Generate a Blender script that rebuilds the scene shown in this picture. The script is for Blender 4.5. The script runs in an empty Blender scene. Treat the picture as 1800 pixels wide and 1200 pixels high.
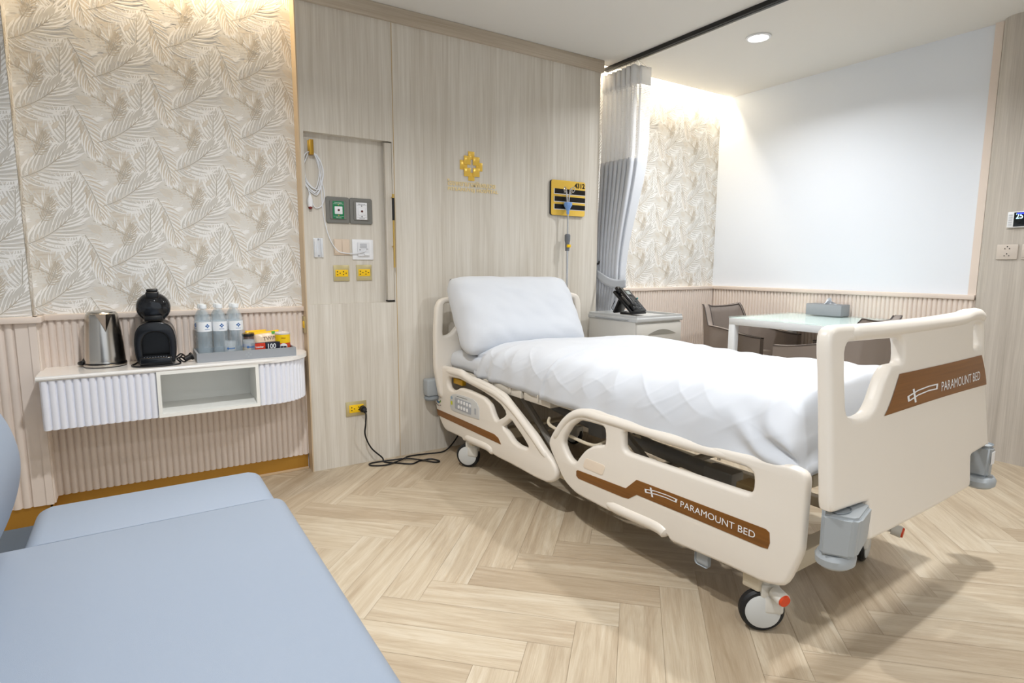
import bpy, bmesh, math, random
from mathutils import Vector, Matrix, noise
R = math.radians
C = bpy.context.scene.collection
sc = bpy.context.scene

# ------------------------------------------------------------------ camera
cam_d = bpy.data.cameras.new('camera'); cam = bpy.data.objects.new('camera', cam_d); C.objects.link(cam)
YAW, PITCH, ROLL = R(33.0048), R(7.42885), R(.18221)
fw = Vector((math.sin(YAW)*math.cos(PITCH), math.cos(YAW)*math.cos(PITCH), -math.sin(PITCH)))
ri = Vector((math.cos(YAW), -math.sin(YAW), 0)); up = ri.cross(fw)
r2 = ri*math.cos(ROLL)+up*math.sin(ROLL); u2 = -ri*math.sin(ROLL)+up*math.cos(ROLL)
M = Matrix((r2, u2, -fw)).transposed().to_4x4(); M.translation = Vector((0, 0, 1.07))
cam.matrix_world = M
cam_d.sensor_width = 36; cam_d.lens = 1020.71/1800*36; cam_d.clip_start = .02
sc.camera = cam

# ------------------------------------------------------------------ light and exposure
sc.view_settings.view_transform = 'Standard'; sc.view_settings.look = 'None'
sc.view_settings.gamma = 1; sc.view_settings.use_curve_mapping = False
sc.view_settings.exposure = 0.25
w = bpy.data.worlds.new('world'); sc.world = w; w.use_nodes = True
w.node_tree.nodes['Background'].inputs[0].default_value = (.85, .92, 1, 1)
w.node_tree.nodes['Background'].inputs[1].default_value = 1.0
CZ = 2.386
def area(name, loc, rot, sx, sy, power, col, shape='RECTANGLE', spread=180):
    l = bpy.data.lights.new(name, 'AREA'); l.shape = shape; l.size = sx
    if shape in ('RECTANGLE', 'ELLIPSE'): l.size_y = sy
    l.energy = power; l.color = col; l.spread = R(spread)
    o = bpy.data.objects.new(name, l); C.objects.link(o); o.location = loc; o.rotation_euler = rot
    return o
DL = [(3.129, 2.211, 14), (2.40, .84, 19), (.35, 1.50, 22), (.1, -.3, 15), (2.5, -1.1, 7), (-1.0, -1.9, 12), (1.2, -2.2, 9)]
for x, y, p in DL:
    area('downlight_lamp', (x, y, CZ-.022), (0, 0, 0), .10, .10, p, (.965, .98, 1.0), 'DISK', 150)
# soft cool fill added behind the camera, as daylight from an unseen window
area('rear_fill', (.6, -3.35, 1.35), (R(-90), 0, 0), 3.2, 1.9, 70, (.84, .92, 1.0))
# LED strips in the ceiling coves
area('cove_lamp_dining', (3.40, 3.115, 2.47), (R(20), 0, 0), 1.25, .03, 9, (1, .87, .68))
area('cove_lamp_left', (-.1, 3.03, 2.47), (R(20), 0, 0), 1.5, .03, 9, (1, .78, .50))

# ------------------------------------------------------------------ materials
def hexc(h):
    h = h.lstrip('#'); v = [int(h[i:i+2], 16)/255 for i in (0, 2, 4)]
    return tuple([(c/12.92 if c <= .04045 else ((c+.055)/1.055)**2.4) for c in v]+[1])
MATS = {}
def mat(name, col, rough=.5, metal=0, spec=.5, bump=0, bscale=200, var=0, vscale=5, emit=0, trans=0, alpha=1, coat=0, ior=1.45, sheen=0):
    if name in MATS: return MATS[name]
    m = bpy.data.materials.new(name); m.use_nodes = True; nt = m.node_tree; N = nt.nodes; L = nt.links
    b = N['Principled BSDF']; c = hexc(col)
    b.inputs['Base Color'].default_value = c; b.inputs['Roughness'].default_value = rough
    b.inputs['Metallic'].default_value = metal; b.inputs['Specular IOR Level'].default_value = spec
    b.inputs['Transmission Weight'].default_value = trans; b.inputs['IOR'].default_value = ior
    b.inputs['Alpha'].default_value = alpha; b.inputs['Coat Weight'].default_value = coat
    b.inputs['Sheen Weight'].default_value = sheen
    if emit: b.inputs['Emission Color'].default_value = c; b.inputs['Emission Strength'].default_value = emit
    tc = N.new('ShaderNodeTexCoord')
    if var:
        n = N.new('ShaderNodeTexNoise'); n.inputs['Scale'].default_value = vscale; n.inputs['Detail'].default_value = 4
        L.new(tc.outputs['Object'], n.inputs['Vector'])
        mx = N.new('ShaderNodeMix'); mx.data_type = 'RGBA'
        mx.inputs['A'].default_value = tuple([x*(1-var) for x in c[:3]]+[1]); mx.inputs['B'].default_value = tuple([min(1, x*(1+var)) for x in c[:3]]+[1])
        L.new(n.outputs['Fac'], mx.inputs['Factor']); L.new(mx.outputs['Result'], b.inputs['Base Color'])
    if bump:
        n = N.new('ShaderNodeTexNoise'); n.inputs['Scale'].default_value = bscale; n.inputs['Detail'].default_value = 3
        L.new(tc.outputs['Object'], n.inputs['Vector'])
        bp = N.new('ShaderNodeBump'); bp.inputs['Strength'].default_value = bump; bp.inputs['Distance'].default_value = .001
        L.new(n.outputs['Fac'], bp.inputs['Height']); L.new(bp.outputs['Normal'], b.inputs['Normal'])
    MATS[name] = m; return m

def wood_mat(name, c1, c2, axis='z', band=.09, rough=.5, bandvar=.35, gs=38):
    """straight grained laminate; grain runs along axis"""
    if name in MATS: return MATS[name]
    m = bpy.data.materials.new(name); m.use_nodes = True; nt = m.node_tree; N = nt.nodes; L = nt.links
    b = N['Principled BSDF']; b.inputs['Roughness'].default_value = rough; b.inputs['Specular IOR Level'].default_value = .35
    tc = N.new('ShaderNodeTexCoord'); sx = N.new('ShaderNodeSeparateXYZ'); L.new(tc.outputs['Object'], sx.inputs[0])
    ax = {'x': 0, 'y': 1, 'z': 2}[axis]
    s = [gs*1.0]*3; s[ax] = gs*.03
    mp = N.new('ShaderNodeMapping'); mp.inputs['Scale'].default_value = s; L.new(tc.outputs['Object'], mp.inputs[0])
    n1 = N.new('ShaderNodeTexNoise'); n1.inputs['Scale'].default_value = 1; n1.inputs['Detail'].default_value = 6; n1.inputs['Roughness'].default_value = .6; n1.inputs['Distortion'].default_value = .6
    L.new(mp.outputs[0], n1.inputs['Vector'])
    s2 = [gs*6]*3; s2[ax] = gs*.12
    mp2 = N.new('ShaderNodeMapping'); mp2.inputs['Scale'].default_value = s2; L.new(tc.outputs['Object'], mp2.inputs[0])
    n2 = N.new('ShaderNodeTexNoise'); n2.inputs['Scale'].default_value = 1; n2.inputs['Detail'].default_value = 3; L.new(mp2.outputs[0], n2.inputs['Vector'])
    # plank bands across the grain
    ad = N.new('ShaderNodeMath'); ad.operation = 'ADD'
    o = [i for i in range(3) if i != ax]; L.new(sx.outputs[o[0]], ad.inputs[0]); L.new(sx.outputs[o[1]], ad.inputs[1])
    dv = N.new('ShaderNodeMath'); dv.operation = 'DIVIDE'; dv.inputs[1].default_value = band; L.new(ad.outputs[0], dv.inputs[0])
    fl = N.new('ShaderNodeMath'); fl.operation = 'FLOOR'; L.new(dv.outputs[0], fl.inputs[0])
    wn = N.new('ShaderNodeTexWhiteNoise'); wn.noise_dimensions = '1D'; L.new(fl.outputs[0], wn.inputs['W'])
    m1 = N.new('ShaderNodeMath'); m1.operation = 'MULTIPLY_ADD'; m1.inputs[1].default_value = bandvar; L.new(wn.outputs['Value'], m1.inputs[0]); L.new(n1.outputs['Fac'], m1.inputs[2])
    m2 = N.new('ShaderNodeMath'); m2.operation = 'MULTIPLY_ADD'; m2.inputs[1].default_value = .55; L.new(n2.outputs['Fac'], m2.inputs[0]); L.new(m1.outputs[0], m2.inputs[2])
    mr = N.new('ShaderNodeMapRange'); mr.inputs['From Min'].default_value = .5+bandvar*.1; mr.inputs['From Max'].default_value = 1.1+bandvar*.8; L.new(m2.outputs[0], mr.inputs['Value'])
    mx = N.new('ShaderNodeMix'); mx.data_type = 'RGBA'; mx.inputs['A'].default_value = hexc(c1); mx.inputs['B'].default_value = hexc(c2)
    L.new(mr.outputs[0], mx.inputs['Factor']); L.new(mx.outputs['Result'], b.inputs['Base Color'])
    bp = N.new('ShaderNodeBump'); bp.inputs['Strength'].default_value = .25; bp.inputs['Distance'].default_value = .001
    L.new(n2.outputs['Fac'], bp.inputs['Height']); L.new(bp.outputs['Normal'], b.inputs['Normal'])
    MATS[name] = m; return m

def floor_mat():
    m = bpy.data.materials.new('oak_herringbone'); m.use_nodes = True; nt = m.node_tree; N = nt.nodes; L = nt.links
    b = N['Principled BSDF']; b.inputs['Specular IOR Level'].default_value = .5
    uv = N.new('ShaderNodeUVMap'); uv.uv_map = 'UVMap'
    at = N.new('ShaderNodeAttribute'); at.attribute_name = 'plank'; at.attribute_type = 'GEOMETRY'
    sx = N.new('ShaderNodeSeparateXYZ'); L.new(uv.outputs[0], sx.inputs[0])
    cb = N.new('ShaderNodeCombineXYZ'); L.new(sx.outputs[0], cb.inputs[0]); L.new(sx.outputs[1], cb.inputs[1])
    mu = N.new('ShaderNodeMath'); mu.operation = 'MULTIPLY'; mu.inputs[1].default_value = 37; L.new(at.outputs['Fac'], mu.inputs[0]); L.new(mu.outputs[0], cb.inputs[2])
    mp = N.new('ShaderNodeMapping'); mp.inputs['Scale'].default_value = (1.6, 20, 1); L.new(cb.outputs[0], mp.inputs[0])
    n1 = N.new('ShaderNodeTexNoise'); n1.inputs['Scale'].default_value = 1; n1.inputs['Detail'].default_value = 7; n1.inputs['Roughness'].default_value = .62; n1.inputs['Distortion'].default_value = 1.1; L.new(mp.outputs[0], n1.inputs['Vector'])
    # cathedral rings
    mp3 = N.new('ShaderNodeMapping'); mp3.inputs['Scale'].default_value = (1.3, 9, 1); L.new(cb.outputs[0], mp3.inputs[0])
    n3 = N.new('ShaderNodeTexNoise'); n3.inputs['Scale'].default_value = 1; n3.inputs['Detail'].default_value = 1; L.new(mp3.outputs[0], n3.inputs['Vector'])
    k = N.new('ShaderNodeMath'); k.operation = 'MULTIPLY'; k.inputs[1].default_value = 70; L.new(n3.outputs['Fac'], k.inputs[0])
    sn = N.new('ShaderNodeMath'); sn.operation = 'SINE'; L.new(k.outputs[0], sn.inputs[0])
    pw = N.new('ShaderNodeMapRange'); pw.inputs['From Min'].default_value = .3; pw.inputs['From Max'].default_value = 1; pw.inputs['To Max'].default_value = .05; L.new(sn.outputs[0], pw.inputs['Value'])
    mp2 = N.new('ShaderNodeMapping'); mp2.inputs['Scale'].default_value = (14, 420, 1); L.new(cb.outputs[0], mp2.inputs[0])
    n2 = N.new('ShaderNodeTexNoise'); n2.inputs['Scale'].default_value = 1; n2.inputs['Detail'].default_value = 2; L.new(mp2.outputs[0], n2.inputs['Vector'])
    a1 = N.new('ShaderNodeMath'); a1.operation = 'SUBTRACT'; L.new(n1.outputs['Fac'], a1.inputs[0]); L.new(pw.outputs[0], a1.inputs[1])
    a2 = N.new('ShaderNodeMath'); a2.operation = 'MULTIPLY_ADD'; a2.inputs[1].default_value = .26; L.new(at.outputs['Fac'], a2.inputs[0]); L.new(a1.outputs[0], a2.inputs[2])
    a3 = N.new('ShaderNodeMath'); a3.operation = 'MULTIPLY_ADD'; a3.inputs[1].default_value = .30; L.new(n2.outputs['Fac'], a3.inputs[0]); L.new(a2.outputs[0], a3.inputs[2])
    cr = N.new('ShaderNodeValToRGB'); e = cr.color_ramp.elements
    e[0].position = .40; e[0].color = hexc('#9f8c72'); e[1].position = 1.0; e[1].color = hexc('#cbbfaa')
    x = e.new(.68); x.color = hexc('#b3a28a'); x = e.new(.84); x.color = hexc('#c0b199')
    L.new(a3.outputs[0], cr.inputs[0]); L.new(cr.outputs[0], b.inputs['Base Color'])
    rr = N.new('ShaderNodeMapRange'); rr.inputs['To Min'].default_value = .32; rr.inputs['To Max'].default_value = .5; L.new(n2.outputs['Fac'], rr.inputs['Value']); L.new(rr.outputs[0], b.inputs['Roughness'])
    bp = N.new('ShaderNodeBump'); bp.inputs['Strength'].default_value = .35; bp.inputs['Distance'].default_value = .001; L.new(n2.outputs['Fac'], bp.inputs['Height']); L.new(bp.outputs['Normal'], b.inputs['Normal'])
    return m

def net_mat():
    m = bpy.data.materials.new('curtain_net'); m.use_nodes = True; nt = m.node_tree; N = nt.nodes; L = nt.links
    b = N['Principled BSDF']; b.inputs['Base Color'].default_value = hexc('#ffffff'); b.inputs['Roughness'].default_value = .8
    uv = N.new('ShaderNodeUVMap'); uv.uv_map = 'UVMap'
    mp = N.new('ShaderNodeMapping'); mp.inputs['Scale'].default_value = (105, 105, 105); L.new(uv.outputs[0], mp.inputs[0])
    v = N.new('ShaderNodeTexVoronoi'); v.voronoi_dimensions = '2D'; v.inputs['Scale'].default_value = 1; v.inputs['Randomness'].default_value = .15; L.new(mp.outputs[0], v.inputs['Vector'])
    mr = N.new('ShaderNodeMath'); mr.operation = 'GREATER_THAN'; mr.inputs[1].default_value = .34; L.new(v.outputs['Distance'], mr.inputs[0])
    L.new(mr.outputs[0], b.inputs['Alpha'])
    return m

def cloth_mat(name, col, k=.4):
    m = mat(name, col, .85, bump=.12, bscale=700); N, L = m.node_tree.nodes, m.node_tree.links
    tr = N.new('ShaderNodeBsdfTranslucent'); tr.inputs[0].default_value = hexc(col); mx = N.new('ShaderNodeMixShader'); mx.inputs[0].default_value = k
    L.new(N['Principled BSDF'].outputs[0], mx.inputs[1]); L.new(tr.outputs[0], mx.inputs[2]); L.new(mx.outputs[0], N['Material Output'].inputs[0]); return m
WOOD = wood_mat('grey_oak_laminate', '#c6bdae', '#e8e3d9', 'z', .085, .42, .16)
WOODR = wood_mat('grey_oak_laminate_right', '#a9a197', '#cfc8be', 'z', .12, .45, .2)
BROWN = wood_mat('brown_wood_sticker', '#6c4318', '#8f5e28', 'x', 5, .35, .0, 22)
BROWNY = wood_mat('brown_wood_sticker_rail', '#6c4318', '#8f5e28', 'y', 5, .35, .0, 22)
WHITEWALL = mat('white_paint', '#e6ebf2', .85, bump=.05, bscale=300)
CEIL = mat('ceiling_paint', '#e9e7e2', .9)
PINK = mat('blush_paint', '#e7dacf', .55)
PINKTRIM = mat('blush_trim', '#e6d8cc', .45)
SHELFW = mat('shelf_white', '#eef0f8', .45)
MARBLE = mat('white_stone', '#f4f2ef', .18, var=.04, vscale=6, coat=.3)
BRASSB = mat('brass_base', '#b98a3a', .38, .55, bump=.08, bscale=40)
GOLD = mat('polished_gold', '#f7cd5c', .2, .25)
BRASS = mat('satin_brass', '#cfae62', .3, .6)
BEDW = mat('bed_plastic', '#ece5da', .33, bump=.03, bscale=500)
BEDG = mat('bed_grey_plastic', '#a5abaf', .42)
BEDM = mat('bed_metal_beige', '#cfc4ae', .45)
DARKM = mat('dark_metal', '#4d4c4b', .4, .5)
GREYM = mat('grey_motor', '#8f9194', .45)
SHEET = mat('white_cotton', '#d4d8de', .85, bump=.12, bscale=600, sheen=.15)
BLACKP = mat('black_plastic', '#0c0c0e', .28)
BLACKG = mat('black_gloss', '#1a1c20', .08)
BLACKR = mat('black_rubber', '#17181a', .55)
CABLE = mat('black_cable', '#0d0e12', .4)
STEEL = mat('brushed_steel', '#c3bfb8', .22, 1.0)
CHROME = mat('chrome', '#d8d8da', .12, 1.0)
WHITEP = mat('white_plastic', '#f0f1f3', .35)
YEL = mat('socket_yellow', '#f6c70a', .4)
HOLE = mat('dark_hole', '#141210', .7)
RED = mat('pedal_red', '#d9481f', .35)
SOFA = mat('sofa_leather', '#8f9aa9', .5, bump=.25, bscale=900, var=.03, vscale=3)
SOFAD = mat('sofa_dark', '#5c6670', .7)
TAUPE = mat('chair_leather', '#8d827a', .5, bump=.15, bscale=500)
PIPE = mat('chair_piping', '#4d4541', .6)
GLASS = mat('table_glass', '#dff5ef', .03, alpha=.22)
GLASSE = mat('glass_edge', '#3fa79a', .1, trans=.3)
GREYC = mat('grey_fabric_board', '#9a9ea3', .75, bump=.3, bscale=700)
CURT = cloth_mat('grey_curtain', '#eaedf2', .3)
CURTL = mat('light_curtain_lining', '#d9dde2', .8)
LEVER = mat('cabinet_plastic', '#cfccc5', .4)
LEVERT = mat('cabinet_top_grey', '#bfc0bf', .4)

# ------------------------------------------------------------------ mesh helpers
class MB:
    def __init__(s): s.bm = bmesh.new(); s.mi = 0
    def _new(s, before):
        for f in s.bm.faces:
            if f.index == -1 or f not in before: f.material_index = s.mi
    def box(s, x0, x1, y0, y1, z0, z1, bev=0, seg=2, rot=None, mi=None):
        vs = [s.bm.verts.new((x, y, z)) for x in (x0, x1) for y in (y0, y1) for z in (z0, z1)]
        F = [(0, 1, 3, 2), (4, 6, 7, 5), (0, 4, 5, 1), (2, 3, 7, 6), (0, 2, 6, 4), (1, 5, 7, 3)]
        fs = [s.bm.faces.new([vs[i] for i in f]) for f in F]
        for f in fs: f.material_index = s.mi if mi is None else mi
        if bev:
            es = list({e for f in fs for e in f.edges})
            r = bmesh.ops.bevel(s.bm, geom=es, offset=bev, segments=seg, affect='EDGES', profile=.5)
            vs = list({v for f in r['faces'] for v in f.verts} | {v for v in vs if v.is_valid})
        if rot is not None:
            bmesh.ops.transform(s.bm, matrix=rot, verts=vs)
        return s
    def tube(s, pts, r, seg=8, cap=True, mi=None, closed=False):
        pts = [Vector(p) for p in pts]; n = len(pts); rings = []
        rs = r if isinstance(r, (list, tuple)) else [r]*n
        prev = None
        for i, p in enumerate(pts):
            if closed: t = pts[(i+1) % n]-pts[(i-1) % n]
            else: t = pts[min(i+1, n-1)]-pts[max(i-1, 0)]
            if t.length < 1e-9: t = Vector((0, 0, 1))
            t.normalize()
            if prev is None:
                a = Vector((0, 0, 1)) if abs(t.z) < .9 else Vector((1, 0, 0))
                a = (a-t*a.dot(t)).normalized()
            else: a = (prev-t*prev.dot(t)).normalized()
            prev = a; b = t.cross(a)
            rings.append([s.bm.verts.new(p+(a*math.cos(2*math.pi*k/seg)+b*math.sin(2*math.pi*k/seg))*rs[i]) for k in range(seg)])
        m = s.mi if mi is None else mi
        for i in range(n if closed else n-1):
            A, B = rings[i], rings[(i+1) % n]
            for k in range(seg):
                f = s.bm.faces.new((A[k], A[(k+1) % seg], B[(k+1) % seg], B[k])); f.material_index = m
        if cap and not closed:
            f = s.bm.faces.new(list(reversed(rings[0]))); f.material_index = m
            f = s.bm.faces.new(rings[-1]); f.material_index = m
        return s
    def cyl(s, p0, p1, r, r1=None, seg=20, mi=None):
        return s.tube([p0, p1], [r, r if r1 is None else r1], seg, mi=mi)
    def lathe(s, prof, c=(0, 0, 0), axis='z', seg=28, mi=None, scale=(1, 1), ang=None):
        """prof: list of (radius, height)"""
        m = s.mi if mi is None else mi; c = Vector(c); rings = []
        def P(r, h, a):
            x, y = r*math.cos(a)*scale[0], r*math.sin(a)*scale[1]
            if axis == 'z': v = Vector((x, y, h))
            elif axis == 'x': v = Vector((h, x, y))
            else: v = Vector((y, h, x))
            return c+v
        for r, h in prof:
            if r < 1e-6: rings.append([s.bm.verts.new(P(0, h, 0))])
            else: rings.append([s.bm.verts.new(P(r, h, 2*math.pi*k/seg)) for k in range(seg)])
        for A, B in zip(rings, rings[1:]):
            for k in range(seg):
                a0, a1 = A[k % len(A)], A[(k+1) % len(A)]; b0, b1 = B[k % len(B)], B[(k+1) % len(B)]
                q = []
                for v in (a0, a1, b1, b0):
                    if v not in q: q.append(v)
                if len(q) > 2:
                    f = s.bm.faces.new(q); f.material_index = m
        return s
    def grid(s, fn, nu, nv, mi=None, cu=False, cv=False, uv=None):
        m = s.mi if mi is None else mi
        lay0 = s.bm.loops.layers.uv.new('UVMap') if uv and not s.bm.loops.layers.uv.get('UVMap') else None
        V = [[s.bm.verts.new(fn(i/(nu if cu else nu-1), j/(nv if cv else nv-1))) for j in range(nv)] for i in range(nu)]
        lay = (s.bm.loops.layers.uv.get('UVMap') or s.bm.loops.layers.uv.new('UVMap')) if uv else None
        for i in range(nu if cu else nu-1):
            for j in range(nv if cv else nv-1):
                f = s.bm.faces.new((V[i][j], V[(i+1) % nu][j], V[(i+1) % nu][(j+1) % nv], V[i][(j+1) % nv])); f.material_index = m
                if uv:
                    for lp, (a, b) in zip(f.loops, ((i, j), (i+1, j), (i+1, j+1), (i, j+1))): lp[lay].uv = uv(a/(nu-1), b/(nv-1))
        return s
    def quad(s, pts, mi=None):
        f = s.bm.faces.new([s.bm.verts.new(p) for p in pts]); f.material_index = s.mi if mi is None else mi; return s
    def prism(s, poly, fr, d, mi=None):
        """poly in 2D extruded by d; fr maps (a,b,c) to a point"""
        m = s.mi if mi is None else mi; n = len(poly)
        A = [s.bm.verts.new(fr(a, b, 0)) for a, b in poly]; B = [s.bm.verts.new(fr(a, b, d)) for a, b in poly]
        for f in (s.bm.faces.new(A), s.bm.faces.new(list(reversed(B)))): f.material_index = m
        for i in range(n):
            f = s.bm.faces.new((A[i], B[i], B[(i+1) % n], A[(i+1) % n])); f.material_index = m
        return s
    def build(s, name, mats, parent=None, smooth=True, recalc=True, angle=35):
        if recalc: bmesh.ops.recalc_face_normals(s.bm, faces=s.bm.faces)
        me = bpy.data.meshes.new(name); s.bm.to_mesh(me); s.bm.free()
        return link(name, me, mats, parent, smooth, angle)

def link(name, me, mats, parent=None, smooth=True, angle=35):
    if not isinstance(mats, (list, tuple)): mats = [mats]
    for m in mats: me.materials.append(m)
    if smooth:
        me.polygons.foreach_set('use_smooth', [True]*len(me.polygons)); me.set_sharp_from_angle(angle=R(angle))
    o = bpy.data.objects.new(name, me); C.objects.link(o)
    if parent: o.parent = parent
    return o

def chaikin(p, it=2):
    for _ in range(it):
        q = []
        for i in range(len(p)):
            a, b = p[i], p[(i+1) % len(p)]
            q += [(a[0]*.75+b[0]*.25, a[1]*.75+b[1]*.25), (a[0]*.25+b[0]*.75, a[1]*.25+b[1]*.75)]
        p = q
    return p
def parea(p): return sum(p[i][0]*p[(i+1) % len(p)][1]-p[(i+1) % len(p)][0]*p[i][1] for i in range(len(p)))/2
def orient(p, ccw): return p if (parea(p) > 0) == ccw else list(reversed(p))
_dg = None
def curve_to_mesh(cd):
    o = bpy.data.objects.new('tmp', cd); C.objects.link(o)
    dg = bpy.context.evaluated_depsgraph_get(); dg.update()
    me = bpy.data.meshes.new_from_object(o.evaluated_get(dg)); bpy.data.objects.remove(o); bpy.data.curves.remove(cd)
    return me
def plate(name, outer, holes, thick, bev, fr, mats, parent=None, it=2, seg=3, cuts=None):
    """flat plate with holes and rounded edges; local (a,b) outline, c thickness centred; fr maps to 3D"""
    cd = bpy.data.curves.new('c', 'CURVE'); cd.dimensions = '2D'; cd.fill_mode = 'BOTH'
    for k, p in enumerate([outer]+holes):
        p = orient(chaikin(p, it) if it else p, k == 0)
        sp = cd.splines.new('POLY'); sp.points.add(len(p)-1)
        for q, (a, b) in zip(sp.points, p): q.co = (a, b, 0, 1)
        sp.use_cyclic_u = True
    cd.extrude = max(0, thick/2-bev); cd.bevel_depth = bev; cd.bevel_resolution = seg; cd.offset = -bev
    me = curve_to_mesh(cd); me.materials.clear()
    bm = bmesh.new(); bm.from_mesh(me); bmesh.ops.remove_doubles(bm, verts=bm.verts, dist=1e-5)
    for c in cuts or []: bmesh.ops.bisect_plane(bm, geom=list(bm.verts)+list(bm.edges)+list(bm.faces), plane_co=(c, 0, 0), plane_no=(1, 0, 0))
    for v in bm.verts: v.co = fr(*v.co)
    bmesh.ops.recalc_face_normals(bm, faces=bm.faces); bm.to_mesh(me); bm.free()
    return link(name, me, mats, parent, True, 40)
def rrect(x0, x1, y0, y1, r, n=4):  # dark strip, colour stands in for shade in the cushion gap
    P = []  # dark box, shade of the gap beside the bolster put into its colour
    for cx, cy, a in ((x1-r, y1-r, 0), (x0+r, y1-r, 90), (x0+r, y0+r, 180), (x1-r, y0+r, 270)):
        for k in range(n+1): P.append((cx+r*math.cos(R(a+90*k/n)), cy+r*math.sin(R(a+90*k/n))))
    return P
def text(name, s, size, fr, m, parent=None, depth=.0006, wide=1.0, bold=0, align='LEFT', space=1.0):
    cd = bpy.data.curves.new('t', 'FONT'); cd.body = s; cd.size = size; cd.extrude = depth; cd.offset = bold; cd.align_x = align; cd.space_character = space; cd.resolution_u = 3
    me = curve_to_mesh(cd); me.materials.clear()
    for v in me.vertices: v.co = fr(v.co.x*wide, v.co.y, v.co.z)
    return link(name, me, m, parent, False)

def props(o, label=None, cat=None, group=None, kind=None):
    if label: o['label'] = label
    if cat: o['category'] = cat
    if group: o['group'] = group
    if kind: o['kind'] = kind
    return o
def thing(name, label, cat, loc=(0, 0, 0), rz=0, group=None):
    o = bpy.data.objects.new(name, None); C.objects.link(o); o.location = loc; o.rotation_euler = (0, 0, rz); o.empty_display_size = .05
    return props(o, label, cat, group)
def dup(root, loc, rz=None, label=None):
    def cp(o, par):
        c = o.copy(); C.objects.link(c); c.parent = par
        for ch in o.children: cp(ch, c)
        return c
    r = cp(root, None); r.location = loc
    if rz is not None: r.rotation_euler = (0, 0, rz)
    if label: r['label'] = label
    return r
def struct(o): o['kind'] = 'structure'; return o
def clip(poly, x0, x1, y0, y1):
    for ax, v, sg in ((0, x0, 1), (0, x1, -1), (1, y0, 1), (1, y1, -1)):
        out = []
        for i in range(len(poly)):
            a, b = poly[i], poly[(i+1) % len(poly)]
            da, db = (a[ax]-v)*sg, (b[ax]-v)*sg
            if da >= 0: out.append(a)
            if (da >= 0) != (db >= 0):
                t = da/(da-db); out.append((a[0]+(b[0]-a[0])*t, a[1]+(b[1]-a[1])*t))
        poly = out
        if len(poly) < 3: return None
    return poly

# ================================================================== SETTING
# floor: 5:1 herringbone planks laid at 45 degrees
def make_floor():
    W_, n = .127, 5; a0, b0 = 1.645, .655; s2 = math.sqrt(.5)
    X0, X1, Y0, Y1 = -2.2, 4.2, -3.4, 3.25
    bm = bmesh.new(); uvl = bm.loops.layers.uv.new('UVMap'); random.seed(5)
    fl = bm.faces.layers.float.new('plank')
    def plank(a, b, la, lb, along):
        r = random.random(); e = .0004
        c = [(a+e, b+e), (a+la-e, b+e), (a+la-e, b+lb-e), (a+e, b+lb-e)]
        xy = [((p-q)*s2, (p+q)*s2) for p, q in c]
        q = clip(xy, X0, X1, Y0, Y1)
        if not q: return
        f = bm.faces.new([bm.verts.new((x, y, 0)) for x, y in q]); f[fl] = r; ox, oy = random.random()*9, random.random()*9
        for lp, (x, y) in zip(f.loops, q):
            A, B = (x+y)*s2-a, (y-x)*s2-b
            lp[uvl].uv = (A+ox, B+oy) if along else (B+ox, A+oy)
    for i in range(-60, 60):
        for k in range(-6, 8):
            plank(a0+(-i+2*n*k)*W_, b0+i*W_, n*W_, W_, True)
    for c in range(-70, 70):
        for k in range(-8, 8):
            r0 = n-c+2*n*k
            plank(a0+c*W_, b0+r0*W_, W_, n*W_, False)
    # substrate under the joints
    f = bm.faces.new([bm.verts.new(p) for p in ((X0, Y0, -.002), (X1, Y0, -.002), (X1, Y1, -.002), (X0, Y1, -.002))]); f.material_index = 1; f[fl] = .2
    me = bpy.data.meshes.new('floor'); bm.to_mesh(me); bm.free()
    struct(link('floor', me, [floor_mat(), mat('joint_brown', '#a08a6b', .7)], smooth=False))
make_floor()

LW = 3.098      # left feature wall plane
RW = 3.172      # wall behind dining corner
WX = 4.052      # white wall plane
PY = 3.011      # wood panel front
# ceiling with cove slots
b = MB()
b.box(-2.2, .70, -3.4, 2.96, CZ, CZ+.06); b.box(.70, 2.66, -3.4, 3.20, CZ, CZ+.06); b.box(2.66, 4.2, -3.4, 3.068, CZ, CZ+.06)
b.box(-2.2, 4.2, 2.9, 3.35, 2.62, 2.68); b.box(-2.2, .72, 2.90, 2.96, CZ+.06, 2.62); b.box(2.66, 4.2, 3.01, 3.068, CZ+.06, 2.62)
struct(b.build('ceiling', CEIL, smooth=False))
# ---- wallpaper
PAL = [mat('paper_ground', '#e8e4dc', .75), mat('paper_beige', '#d9d0c2', .75, var=.07, vscale=30), mat('paper_grey', '#d3d0c9', .75, var=.07, vscale=30),
       mat('paper_white', '#faf9f6', .75, var=.01, vscale=30), mat('paper_sand', '#e2dbcf', .75, var=.08, vscale=25),
       mat('paper_taupe', '#c8beae', .75, var=.08, vscale=40), mat('paper_pale', '#e7e4dd', .75, var=.06, vscale=25), mat('paper_vein', '#b9b2a5', .75)]
def lens(x, z, ang, ln, wd, bend=0, n=5):
    up_, dn = [], []
    for i in range(n+1):
        t = i/n; wv = wd*math.sin(math.pi*min(1, t**.8))*.5
        a = ang+bend*t; cx, cz = x+math.cos(ang+bend*t*.5)*ln*t, z+math.sin(ang+bend*t*.5)*ln*t
        up_.append((cx-math.sin(a)*wv, cz+math.cos(a)*wv)); dn.append((cx+math.sin(a)*wv, cz-math.cos(a)*wv))
    return [[up_[i], up_[i+1], dn[i+1], dn[i]] for i in range(n)]
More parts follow.
